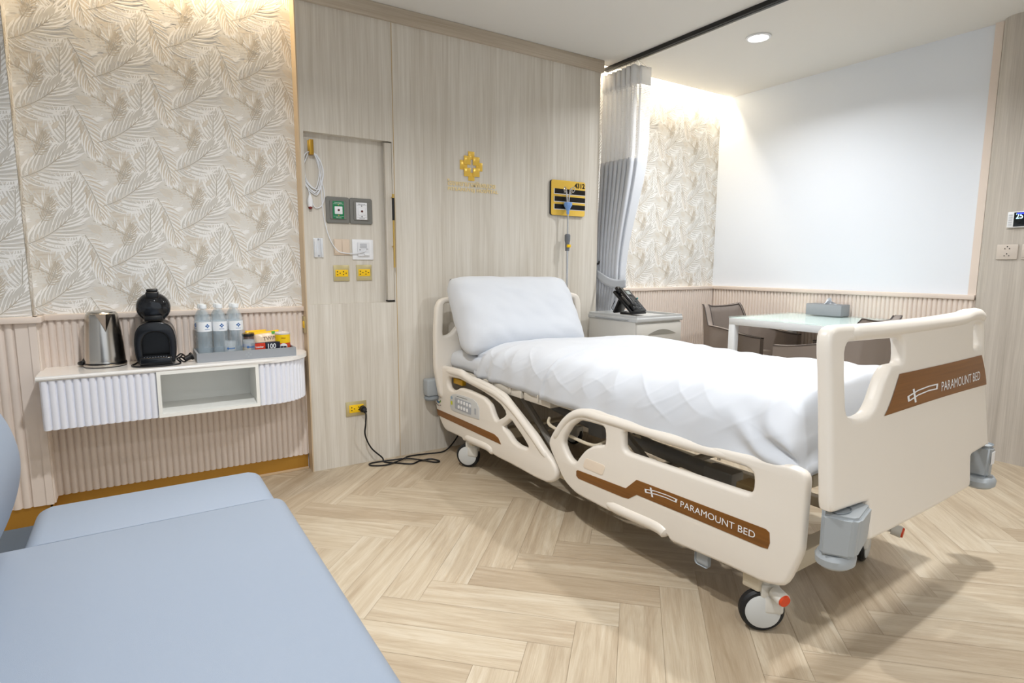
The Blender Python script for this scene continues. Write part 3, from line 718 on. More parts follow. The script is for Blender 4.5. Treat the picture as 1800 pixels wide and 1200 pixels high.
# kettle
t = thing('electric_kettle', 'brushed steel electric kettle with a black base on the white shelf', 'kettle', (-.122, 3.0, SZ))
mb = MB(); NP = 40
prof = [(.0745, .018), (.0735, .024), (.0735, .03), (.070, .09), (.0655, .15), (.060, .205), (.057, .222), (.052, .227)]
def kp(u, v):
    i = v*(len(prof)-1); k = min(int(i), len(prof)-2); f_ = i-k; r = prof[k][0]*(1-f_)+prof[k+1][0]*f_; h = prof[k][1]*(1-f_)+prof[k+1][1]*f_
    a = 2*math.pi*u
    return Vector((r*math.cos(a), r*math.sin(a), h))
mb.grid(kp, 72, 36, cu=True); mb.build('body', STEEL, t, angle=60)
MB().lathe([(.052, .226), (.050, .231), (.030, .236), (0, .237)], seg=36).build('lid', STEEL, t)
MB().lathe([(0, 0), (.073, 0), (.0765, .003), (.0765, .005)], seg=48).lathe([(.0765, .012), (.0765, .016), (.0745, .019)], seg=48).lathe([(.0745, .0), (.0755, .012)], seg=48).build('base', BLACKP, t)
MB().lathe([(.0770, .004), (.0775, .006), (.0772, .012), (.076, .013)], seg=48).build('base_ring', STEEL, t)
spa = R(-80)
V_ = lambda a, r, h: Vector((r*math.cos(a), r*math.sin(a), h))
mb = MB(); tip = V_(spa, .099, .226); L_a, R_a, ap = V_(spa-.52, .0585, .223), V_(spa+.52, .0585, .223), V_(spa, .0685, .150)
mb.quad([ap, tip, L_a]); mb.bm.faces.new([mb.bm.verts.new(v) for v in (ap, R_a, tip)]) if False else mb.quad([ap, R_a, tip])
mb.build('spout', STEEL, t, smooth=False)
mb = MB(); mb.quad([tip-Vector((0, 0, .0015)), R_a, V_(spa, .056, .2235), L_a]); mb.build('spout_opening', BLACKP, t, smooth=False)
MB().tube(spl([(-.010, .045, .205), (-.025, .085, .208), (-.033, .105, .175), (-.033, .103, .10), (-.022, .080, .045), (-.012, .064, .035)], 6), .010, 10).build('handle', BLACKP, t)
MB().tube(spl([(-.045, .055, .012), (-.080, .045, .010), (-.090, .012, .016), (-.078, -.004, .022), (-.070, .02, .03)], 7), .0085, 10).build('cord_end', BLACKP, t)

# capsule coffee machine
t = thing('coffee_machine', 'black capsule coffee machine with round dark head on the white shelf', 'coffee machine', (.066, 2.955, SZ), R(-4))
# body: a horseshoe with rounded shoulders, open bay in front
def body_x(z):   # half width by height
    if z < .02: return .070
    return .078*(1-max(0, (z-.10)/.10)**3*.45)
o_ = [(-.064, 0), (-.074, .03), (-.078, .08), (-.076, .125), (-.066, .160), (-.045, .182), (0, .19), (.045, .182), (.066, .160), (.076, .125), (.078, .08), (.074, .03), (.064, 0)]
MB().prism(chaikin(o_, 2), lambda a, b_, c: Vector((a, .01+c, b_)), .085).build('rear_body', BLACKP, t)
bay = [(-.046, .012), (-.048, .05), (-.050, .09), (-.046, .118), (-.030, .138), (0, .145), (.030, .138), (.046, .118), (.050, .09), (.048, .05), (.046, .012), (0, .010)]
plate('front_shell', o_, [bay], .075, .006, lambda a, b_, c: Vector((a, -.026+c, b_)), mat('black_satin', '#16171a', .16), t, it=2)
hd = MB(); hd.lathe([(0, -.052), (.025, -.051), (.047, -.046), (.060, -.034), (.0645, -.015), (.0645, .02), (.055, .045), (.03, .058), (0, .06)], (0, .0, .246), 'y', 40)
hd.build('round_head', BLACKG, t)
MB().box(-.035, .035, -.066, -.02, .190, .215, .006).build('capsule_holder', BLACKP, t)
MB().box(-.024, .024, -.050, .03, .285, .314, .005, 3).box(-.021, .021, -.047, .03, .312, .326, .006, 3).build('lever', BLACKP, t)
MB().box(-.060, .060, -.100, -.02, .008, .040, .006, 3).build('drip_tray', BLACKG, t)
g = MB()
for k in range(9): g.box(-.044+k*.010, -.040+k*.010, -.092, -.050, .0396, .0412)
g.build('drip_grid', CHROME, t, smooth=False)
MB().cyl((0, -.03, .155), (0, -.03, .190), .009).box(-.020, .020, -.062, -.04, .152, .158, .002).build('spout', BLACKP, t)
MB().box(-.06, .06, -.08, .09, 0, .008, .002).build('foot_plate', BLACKR, t)
MB().tube(spl([(-.06, .02, .02), (-.080, -.01, .006), (-.092, -.045, .004), (-.075, -.088, .004), (-.03, -.106, .004), (.03, -.108, .004), (.078, -.088, .004), (.088, -.045, .004), (.075, -.03, .018), (.092, -.015, .022), (.105, -.03, .012)], 7), .0035, 8).build('power_cord', CABLE, t)
MB().cyl((.104, -.030, .014), (.128, -.022, .024), .011, .013).cyl((.128, -.022, .024), (.134, -.020, .026), .017, .017).build('power_plug', BLACKR, t)
MB().tube(spl([(.07, .0, .02), (.090, .005, .035), (.105, -.005, .025), (.112, -.02, .010), (.10, -.045, .006), (.085, -.04, .02), (.095, -.01, .03)], 6), .0035, 8).build('cord_loop', CABLE, t)

# tray and its contents
TX, TY = .212, 2.866; TW, TD = .419, .195
t = thing('tray', 'rectangular grey leatherette tray on the white shelf holding bottles and snacks', 'tray', (TX, TY, SZ))
b = MB(); b.box(.008, TW-.008, .008, TD-.008, 0, .006); b.box(0, TW, 0, .008, 0, .041); b.box(0, TW, TD-.008, TD, 0, .041); b.box(0, .008, .008, TD-.008, 0, .041); b.box(TW-.008, TW, .008, TD-.008, 0, .041)
b.build('tray_body', GREYC, t, smooth=False)
e_ = MB()
for s in ((0, .010), (-.009, .001), (.009, .001), (0, -.008)): e_.box(TW*.5+s[0]-.004, TW*.5+s[0]+.004, -.0006, .0002, .021+s[1]-.004, .021+s[1]+.004)
e_.build('embossed_mark', mat('emboss_grey', '#a0a5a9', .6), t, smooth=False)
BW = mat('bottle_plastic', '#cfe0ea', .06, alpha=.26); CAPM = mat('bottle_cap', '#eef3f6', .35)
def water(i):
    return None
def make_bottle():
    t = thing('water_bottle', 'x', 'bottle', (0, 0, 0), 0, 'water bottles on the tray')
    pr_ = [(0, .004), (.020, .002), (.028, .004), (.031, .012)]
    for k in range(9): pr_.append((.0285 if k % 2 else .031, .02+k*.0105))
    pr_ += [(.0305, .118), (.0305, .168), (.031, .174), (.030, .183), (.024, .200), (.016, .214), (.013, .219), (.013, .226)]
    MB().lathe(pr_, seg=28).build('bottle_body', BW, t)
    MB().lathe([(0, .246), (.0135, .246), (.0145, .244), (.0148, .230), (.0148, .228), (.013, .227)], seg=24).build('cap', CAPM, t)
    lb = MB().lathe([(.0312, .125), (.0312, .168)], seg=28).build('label', mat('bottle_label', '#f2f6fa', .5), t)
    m_ = MB()
    def onb(a, z): q = a/.0316; return Vector((.0316*math.sin(q), -.0316*math.cos(q), z))
    cz_ = .150
    for (dx, dz) in ((0, .0055), (0, -.0055), (-.0055, 0), (.0055, 0)):
        s = .0044
        m_.quad([onb(dx-s, cz_+dz), onb(dx, cz_+dz-s), onb(dx+s, cz_+dz), onb(dx, cz_+dz+s)])
    for k in range(6): m_.quad([onb(-.011+k*.0037, .1335), onb(-.0085+k*.0037, .1335), onb(-.0085+k*.0037, .136), onb(-.011+k*.0037, .136)])
    m_.build('label_print', mat('print_blue', '#1460a8', .4), lb, smooth=False, recalc=False)
    return t
bot = make_bottle()
spots = [(.255, 2.948, 'left water bottle of the front row on the grey tray', R(20)), (.319, 2.948, 'middle water bottle of the front row on the grey tray', R(8)), (.386, 2.948, 'right water bottle of the front row on the grey tray, behind the clear tumbler', R(12)),
         (.252, 3.014, 'left water bottle of the back row on the grey tray, mostly hidden', R(-60)), (.317, 3.014, 'middle water bottle of the back row on the grey tray, mostly hidden', R(120)), (.382, 3.014, 'right water bottle of the back row on the grey tray, mostly hidden', R(-70))]
for i, (x, y, lab, rz) in enumerate(spots):
    o = bot if i == 0 else dup(bot, (0, 0, 0))
    o.location = (x, y, SZ+.006); o.rotation_euler = (0, 0, rz); o['label'] = lab
TG_ = mat('tumbler_glass', '#e4eef4', .03, alpha=.20)
def tumbler():
    t = thing('tumbler', 'x', 'glass', (0, 0, 0), 0, 'clear tumblers on the tray')
    MB().lathe([(0, 0), (.020, 0), (.023, .004), (.0265, .080), (.0255, .080), (.0222, .010), (0, .008)], seg=28).build('glass_body', TG_, t)
    def onb(a, z): q = a/.0262; return Vector((.0262*math.sin(q), -.0262*math.cos(q), z))
    m_ = MB(); 
    for (dx, dz) in ((0, .0035), (0, -.0035), (-.0035, 0), (.0035, 0)):
        s = .003; m_.quad([onb(-.012+dx-s, .048+dz), onb(-.012+dx, .048+dz-s), onb(-.012+dx+s, .048+dz), onb(-.012+dx, .048+dz+s)])
    for k in range(6): m_.quad([onb(-.005+k*.0040, .045), onb(-.0023+k*.0040, .045), onb(-.0023+k*.0040, .0505), onb(-.005+k*.0040, .0505)])
    m_.build('printed_logo', mat('print_blue', ''), t, smooth=False, recalc=False); return t
g1 = tumbler(); g1.location = (.351, 2.9015, SZ+.006); g1['label'] = 'clear tumbler in front of the water bottles on the tray'
g2 = dup(g1, (.432, 2.905, SZ+.006), R(6), 'clear tumbler beside the dark lidded jar on the tray')
bot_z = SZ+.006
t = thing('coffee_jar', 'small jar with a black lid and yellow band behind the right tumbler', 'jar', (.438, 2.965, bot_z))
MB().lathe([(0, 0), (.024, 0), (.026, .004), (.026, .086), (.022, .092)], seg=28).build('jar_body', mat('jar_dark', '#5b4a44', .2), t)
MB().lathe([(.0263, .010), (.0263, .038)], seg=28).build('yellow_band', mat('jar_yellow', '#d4a51e', .4), t)
MB().lathe([(.0264, .042), (.0264, .056)], seg=28).build('violet_band', mat('jar_violet', '#3b3f8c', .4), t)
MB().lathe([(0, .102), (.027, .102), (.0275, .099), (.0275, .092), (.025, .090)], seg=28).build('lid', mat('lid_black', '#1b1a1c', .3), t)
MB().lathe([(.0272, .1015), (.0280, .1030), (.0272, .1040)], seg=28).build('lid_rim', mat('lid_gold', '#d9ae55', .3, .8), t)
# snacks
def bag(name, lab, loc, rz, w_, h_, d_, col, cat='snack'):
    t = thing(name, lab, cat, loc, rz)
    def f_(u, v):
        x, z = (u-.5)*w_, (v-.5)*h_
        e = (max(0, 1-abs(2*u-1)**4)*max(0, 1-abs(2*v-1)**3))
        return x, z, e
    mb = MB()
    def front(u, v):
        x, z, e = f_(u, v); n_ = noise.noise(Vector((x*40, z*40, 1)))*.003*e; return Vector((x*(1-.06*e), -d_*.5*e**.6+n_, z+h_*.5))
    def back(u, v):
        x, z, e = f_(u, v); return Vector((x*(1-.06*e), d_*.5*e**.6, z+h_*.5))
    mb.grid(front, 21, 15); mb.grid(back, 21, 15); bmesh.ops.remove_doubles(mb.bm, verts=mb.bm.verts, dist=1e-5)
    p = mb.build('bag_body', col, t); return t, p, front
t, p, fr_ = bag('snack_bag', 'orange and yellow crisp bag standing behind the cream bag on the tray', (.482, 3.026, bot_z+.025), R(3), .095, .085, .03, mat('bag_orange', '#d4641c', .3))
MB().grid(lambda u, v: fr_(u, .84+.16*v)+Vector((0, -.0008, 0)), 21, 3).build('yellow_top', mat('bag_yellow', '#f5c51e', .3), t)
text('lettering', 'Pie', .022, lambda a, b_, c: Vector((-.034+a, -.0185-c, .042+b_)), WHITEP, t, .0003)
t, p, fr_ = bag('snack_bag', 'cream snack bag with brown letters and yellow top edge lying on boxes', (.527, 2.968, bot_z+.028), R(2), .118, .080, .034, mat('bag_cream', '#f3dcc0', .3))
t.rotation_euler = (R(-14), R(-5), 0)
MB().grid(lambda u, v: fr_(u, .88+.12*v)+Vector((0, -.0008, 0)), 21, 3).build('yellow_top', mat('bag_yellow', ''), t)
MB().grid(lambda u, v: fr_(.05+.9*u, .06*v)+Vector((0, -.0008, 0)), 21, 3).build('orange_bottom', mat('bag_line', '#f0a24a', .3), t)
text('lettering', 'TWIN', .026, lambda a, b_, c: Vector((-.020+a, -.0178-c, .034+b_)), mat('bag_brown', '#5a3a22', .5), t, .0003, .9)
MB().grid(lambda u, v: fr_(.70+.14*u, .76+.18*v)+Vector((0, -.0016, 0)), 6, 4).build('green_spot', mat('bag_green', '#4aa03a', .4), t)
t = thing('wafer_box', 'flat red and navy wafer pack with white letters behind the tray rim', 'snack box', (.473, 2.915, bot_z+.001))
MB().box(-.030, .030, 0, .022, 0, .058, .002).build('box_body', mat('navy_pack', '#1b2140', .35), t)
MB().box(-.0145, .030, -.0012, 0, .018, .057).build('red_panel', mat('red_pack', '#d83a1c', .35), t, smooth=False)
text('lettering', 'Loacker', .0125, lambda a, b_, c: Vector((-.0125+a, -.0015-c, .036+b_)), WHITEP, t, .0003, .86, .0003)
MB().lathe([(0, -.0016), (.008, -.0014)], (.008, 0, .020), 'y', 20).build('blue_dot', mat('teal_dot', '#1a8fb5', .4), t)
t = thing('candy_box', 'dark patterned candy box with white swirls between wafer pack and can', 'snack box', (.534, 2.915, bot_z+.001))
MB().box(-.030, .036, 0, .022, 0, .060, .002).build('box_body', mat('dark_pack', '#181a2b', .3), t)
text('lettering', '100', .032, lambda a, b_, c: Vector((-.024+a, -.0006-c, .030+b_)), WHITEP, t, .0003, .85, .0006)
t = thing('snack_can', 'short red and yellow crisps can with a silver lid on the tray', 'can', (.588, 2.945, bot_z))
MB().lathe([(0, 0), (.034, 0), (.034, .052)], seg=32).build('lower_wrap', mat('can_red', '#cf4a1e', .35), t)
MB().lathe([(.034, .052), (.034, .092)], seg=32).build('upper_wrap', mat('can_yellow', '#f6cc10', .35), t)
MB().lathe([(.034, .092), (.0348, .094), (.0348, .099), (.033, .101), (.031, .098), (0, .098)], seg=32).build('lid', mat('can_lid', '#e9e4e2', .25, .3), t)
def oncan(a, z): q = a/.0346; return Vector((.0346*math.sin(q), -.0346*math.cos(q), z))
m_ = MB(); m_.grid(lambda u, v: oncan(-.004+(.018*v)*math.cos(2*math.pi*u), .036+(.015*v)*math.sin(2*math.pi*u)), 24, 3, cu=True); m_.build('white_patch', WHITEP, t, smooth=False)
m_ = MB(); m_.grid(lambda u, v: oncan(-.018+.028*u, .022+.016*v), 12, 2); m_.build('dark_patch', mat('dark_pack', ''), t, smooth=False)
text('lettering', 'MINI', .010, lambda a, b_, c: oncan(-.014+a, .072+b_)+Vector((0, -.0004, 0)), mat('can_print', '#a5331c', .5), t, .0001)

# ================================================================== HOSPITAL BED (local: x across, y foot to head, z up)
bed = thing('hospital_bed', 'cream electric hospital bed with brown striped side rails and footboard', 'bed', (1.413, .764, 0), R(1.1))
lean = lambda z: -.050*(.92-z)/.60
def ff(a, b_, c):   # footboard: slightly bowed in plan, leaning
    bow = -.012*(1-((a-.53)/.56)**2)
    return Vector((a, bow+lean(b_)-c+.02, b_))
FO = [(.012, .30), (0, .46), (0, .70), (-.002, .80), (-.008, .88), (.004, .916), (.04, .924), (.19, .921), (.32, .920), (.61, .920), (.84, .924), (.90, .932), (.99, .930), (1.022, .912), (1.026, .86), (1.024, .80), (1.032, .72), (1.048, .60), (1.070, .46), (1.085, .30)]
def dens(P, m=.05):
    out = []
    for i in range(len(P)):
        a, b_ = P[i], P[(i+1) % len(P)]; n = max(1, int(math.dist(a, b_)/m))
        for k in range(n): out.append((a[0]+(b_[0]-a[0])*k/n, a[1]+(b_[1]-a[1])*k/n))
    return out
FO = [(.200, .340), (.192, .350), (.192, .447), (.180, .450), (.022, .455), (.012, .462), (.014, .70), (.014, .80), (.010, .87), (.016, .908)]+FO[6:-1]+[(1.076, .452), (1.06, .450), (.90, .447), (.892, .440), (.892, .352), (.88, .340)]
FHL = [(.100, .880), (.370, .874), (.390, .864), (.392, .812), (.380, .800), (.32, .800), (.285, .776), (.232, .705), (.200, .682), (.150, .677), (.105, .684), (.086, .704), (.082, .794), (.084, .862)]
FHR = [(.925, .880), (.985, .880), (.996, .870), (.996, .810), (.985, .797), (.925, .797), (.915, .808), (.915, .870)]
bd = plate('footboard', dens(FO), [dens(FHL, .03), dens(FHR, .03)], .040, .014, ff, BEDW, bed, it=1, seg=4, cuts=[.04*k for k in range(1, 27)])
# top rail bulge and inset panel
def rail_tube(P, r, name, par, m=BEDW, seg=12):
    n = len(P); rs = [r*(.25+.75*smooth(0, .12, min(i, n-1-i)/(n-1))) for i in range(n)]
    return MB().tube(P, rs, seg).build(name, m, par)
def smooth(a, b_, x): t = max(0, min(1, (x-a)/(b_-a))); return t*t*(3-2*t)
rail_tube(spl([ff(x, z, .006) for x, z in ((.10, .899), (.14, .901), (.19, .901), (.25, .900), (.5, .900), (.8, .902), (.90, .911), (.97, .911), (1.005, .900), (1.016, .87))], 6), .0225, 'top_grip', bd)
sti = [(.398, .775), (.60, .776), (.80, .776), (.97, .776), (1.002, .772), (1.03, .744), (1.052, .69), (1.050, .684), (.80, .668), (.55, .664), (.295, .664), (.290, .675), (.345, .746), (.37, .768)]
FS = .0215
def off(fn, o): return lambda a, b_, c: fn(a, b_, c+o)
mb = MB(); N_ = 26
def band(u, v):
    x0 = .270+.088*v**.8; x1 = 1.034-.050*v**1.5; x = x0+(x1-x0)*u; z = .669+.106*v+(.006*math.sin(math.pi*u)*(1-v))
    return ff(x, z, FS)
mb.grid(band, 40, 7); mb.build('wood_stripe', BROWN, bd)
def logo_mark(par, fn, a, b_, s, sb):
    m_ = MB()
    def seg(x0, y0, x1, y1, w_):
        d = math.hypot(x1-x0, y1-y0); nx, ny = -(y1-y0)/d*w_/2, (x1-x0)/d*w_/2
        m_.quad([fn(a+(x0+nx)*s, b_+(y0+ny)*sb, 0), fn(a+(x1+nx)*s, b_+(y1+ny)*sb, 0), fn(a+(x1-nx)*s, b_+(y1-ny)*sb, 0), fn(a+(x0-nx)*s, b_+(y0-ny)*sb, 0)])
    P = [(0, .28), (.33, .42), (.7, .47), (1, .46)]; Q = [(.02, .10), (.33, .24), (.7, .30), (.98, .28)]
    for p, q in zip(P, P[1:]): seg(*p, *q, .05)
    for p, q in zip(Q, Q[1:]): seg(*p, *q, .05)
    seg(0, .30, .02, .08, .06); seg(1, .485, .975, .26, .06); seg(.17, .52, .24, -.02, .06)
    return m_.build('logo_mark', WHITEP, par, smooth=False, recalc=False)
fs2 = off(ff, FS+.0008)
logo_mark(bd, fs2, .408, .685, .195, .075)
tt = text('lettering', 'PARAMOUNT BED', .044, lambda a, b_, c: fs2(.645+a, .689+b_, c), WHITEP, bd, .0001, 1, -.0003)
def refit(o, fn, x0, width, z0, s='PARAMOUNT BED'): pass
def ptext(par, fn, x0, x1, z0, h, bold=0):
    cd = bpy.data.curves.new('t', 'FONT'); cd.body = 'PARAMOUNT BED'; cd.size = 1; cd.resolution_u = 3; cd.offset = bold
    me = curve_to_mesh(cd); me.materials.clear(); xs = [v.co.x for v in me.vertices]; ys = [v.co.y for v in me.vertices]
    for v in me.vertices: v.co = fn(x0+(v.co.x-min(xs))/(max(xs)-min(xs))*(x1-x0), z0+(v.co.y-min(ys))/(max(ys)-min(ys))*h, 0)
    return link('lettering', me, WHITEP, par, False)
bpy.data.objects.remove(tt)
ptext(bd, fs2, .634, .965, .694, .029)
# corner bumpers with rollers
def bumper(x, sgn, par):
    m_ = MB()
    P = [(.018, -.012), (.056, -.078), (.076, -.084), (.186, -.058), (.186, .03), (.11, .034)]
    if sgn < 0: P = [(-.006, .02), (-.012, -.030), (-.030, -.052), (-.074, -.052), (-.080, .0), (-.06, .06)]
    bm = m_.bm; lo = [bm.verts.new((x+a*.97+.002*sgn, b_*.93, .335+(.012 if abs(a) > .1 else 0))) for a, b_ in P]; hi = [bm.verts.new((x+a, b_, .445)) for a, b_ in P]
    bm.faces.new(lo); bm.faces.new(list(reversed(hi)))
    for i in range(len(P)): bm.faces.new((lo[i], hi[i], hi[(i+1) % len(P)], lo[(i+1) % len(P)]))
    bmesh.ops.recalc_face_normals(bm, faces=bm.faces)
    bmesh.ops.bevel(bm, geom=list(bm.edges), offset=.008, segments=3, affect='EDGES')
    o = m_.build('corner_bumper', BEDG, par)
    c_ = x+(.082 if sgn > 0 else -.045)
    MB().lathe([(0, -.004), (.024, -.004), (.027, .0), (.030, .0055), (.031, .004)], (c_, -.030, .4435), seg=24, scale=(1.1, .62)).build('bumper_cap', mat('cap_grey', '#8c9398', .4), o)
    MB().lathe([(0, -.024), (.044, -.023), (.056, -.014), (.058, .004), (.050, .016), (0, .018)], (x+(.085 if sgn > 0 else -.05), -.022, .318), seg=30, scale=(1, .8)).build('bumper_wheel', BEDG, o)
    return o
bumper(.0, 1, bed); o = bumper(1.128, -1, bed)
MB().box(-.016, .016, -.001, .0, -.022, .022, rot=Matrix.Translation((1.078, -.0525, .405))).build('sticker', WHITEP, o, smooth=False)
# headboard
HV = 2.145
def fh(a, b_, c): return Vector((a, HV-c-.0, b_))
HO = [(.03, .33), (.0, .50), (.0, .70), (.01, .84), (.03, .882), (.07, .896), (.5, .905), (.98, .902), (1.03, .886), (1.05, .84), (1.058, .62), (1.055, .50), (1.02, .33)]
HH = [(.060, .862), (.12, .866), (.5, .872), (.93, .868), (.990, .862), (1.003, .80), (1.008, .66), (.985, .655), (.90, .72), (.80, .765), (.5, .775), (.25, .765), (.15, .74), (.10, .69), (.055, .68), (.050, .70)]
hb = plate('headboard', dens(HO), [dens(HH, .03)], .044, .015, fh, BEDW, bed, it=1, seg=4)
b = MB(); b.box(-.028, .045, 2.17, 2.235, .335, .435, .012, 3); b.build('corner_bumper', BEDG, bed)
MB().lathe([(0, 0), (.035, 0), (.042, .01), (.040, .022), (0, .03)], (.008, 2.20, .312), seg=24).build('bumper_wheel', mat('cap_grey', ''), bed)
b = MB(); b.box(1.01, 1.085, 2.17, 2.235, .335, .435, .012, 3); b.build('corner_bumper', BEDG, bed)
MB().box(.042, .062, 2.125, 2.165, .52, .592, .003).build('head_bracket', mat('bracket_grey', '#8d959c', .4, .4), bed)

# side rails -------------------------------------------------------
RT = .034
def fr_(uo, sg=1): return lambda a, b_, c: Vector((uo+sg*(RT/2-c), a, b_))
FR = [(.93, .522), (.851, .526), (.765, .526), (.725, .520), (.44, .522), (.20, .530), (.083, .537), (.052, .530), (.042, .512), (.043, .431), (.044, .308), (.059, .261), (.078, .206), (.094, .187), (.15, .172), (.273, .170), (.488, .158), (.505, .176), (.534, .168), (.758, .165), (.768, .156), (.806, .156), (.968, .160), (1.019, .176), (1.058, .198), (1.098, .246), (1.147, .304), (1.156, .335), (1.121, .39), (1.063, .454), (1.001, .50)]
FH1 = [(.958, .468), (.90, .472), (.825, .474), (.812, .463), (.810, .412), (.82, .402), (.874, .388), (.925, .353), (.96, .313), (.974, .291), (1.006, .287), (1.041, .315), (1.061, .348), (1.049, .38), (1.012, .430)]
FH2 = [(.718, .482), (.60, .486), (.439, .490), (.23, .494), (.205, .488), (.198, .470), (.198, .435), (.208, .419), (.233, .417), (.35, .414), (.483, .411), (.60, .409), (.70, .407), (.715, .418), (.718, .45)]
HRO = [(2.179, .512), (2.03, .520), (1.93, .522), (1.85, .504), (1.735, .500), (1.645, .492), (1.509, .470), (1.46, .443), (1.352, .386), (1.25, .332), (1.181, .282), (1.114, .242), (1.096, .204), (1.110, .168), (1.158, .145), (1.248, .141), (1.427, .147), (1.558, .146), (1.60, .150), (1.646, .163), (1.855, .150), (1.898, .142), (1.91, .155), (2.091, .152), (2.125, .166), (2.171, .211), (2.214, .268), (2.232, .332), (2.214, .43), (2.20, .49)]
HRA = [(2.055, .464), (1.93, .472), (1.80, .458), (1.70, .448), (1.60, .432), (1.525, .412), (1.480, .383), (1.50, .362), (1.572, .325), (1.60, .352), (1.625, .392), (1.681, .418), (1.755, .424), (1.85, .428), (1.933, .424), (1.97, .405), (2.008, .395), (2.055, .402), (2.068, .43)]
HRB = [(1.442, .362), (1.40, .335), (1.355, .308), (1.318, .282), (1.300, .266), (1.314, .256), (1.381, .253), (1.43, .264), (1.470, .292), (1.516, .308)]
def side_rail_foot(uo, sg, par):
    fn = fr_(uo, sg); o = plate('side_rail', dens(FR, .04), [dens(FH1, .03), dens(FH2, .03)], RT, .013, fn, BEDW, par, it=1, seg=4)
    rail_tube(spl([fn(a, b_, .005) for a, b_ in ((.16, .512), (.44, .505), (.72, .504), (.82, .503), (.93, .500), (1.0, .478), (1.055, .435), (1.10, .380), (1.125, .335))], 6), .019, 'grip', o)
    rail_tube(spl([fn(a, b_, .004) for a, b_ in ((.81, .180), (.65, .184), (.545, .186), (.505, .172))], 5), .024, 'lower_grip', o)
    # stripe outline
    P = [(.960, .264), (.83, .270), (.695, .276), (.644, .324), (.40, .330), (.150, .336), (.138, .330), (.135, .30), (.140, .281), (.16, .278), (.40, .275), (.641, .270), (.680, .242), (.704, .238), (.83, .234), (.955, .231), (.967, .238), (.968, .258)]
    plate('wood_stripe', dens(P, .05), [], .002, .0004, off(fn, RT/2+.0005), BROWNY, o, it=0)
    fn2 = off(fn, RT/2+.0022)
    fl = (lambda a, b_, c: fn2(-a if sg > 0 else a, b_, c))
    if sg > 0:
        logo_mark(o, lambda a, b_, c: fn2(.600-a, b_, c), 0, .288, .135, .058)
        ptext(o, lambda a, b_, c: fn2(.448-a, b_, c), 0, .268, .295, .021)
    P = rrect(.812, .925, .285, .328, .012)
    plate('label_patch', [(a-(b_-.3)*.35, b_) for a, b_ in P], [], .0016, .0003, off(fn, RT/2+.0004), mat('patch_beige', '#efe0cd', .4), o, it=0)
    return o
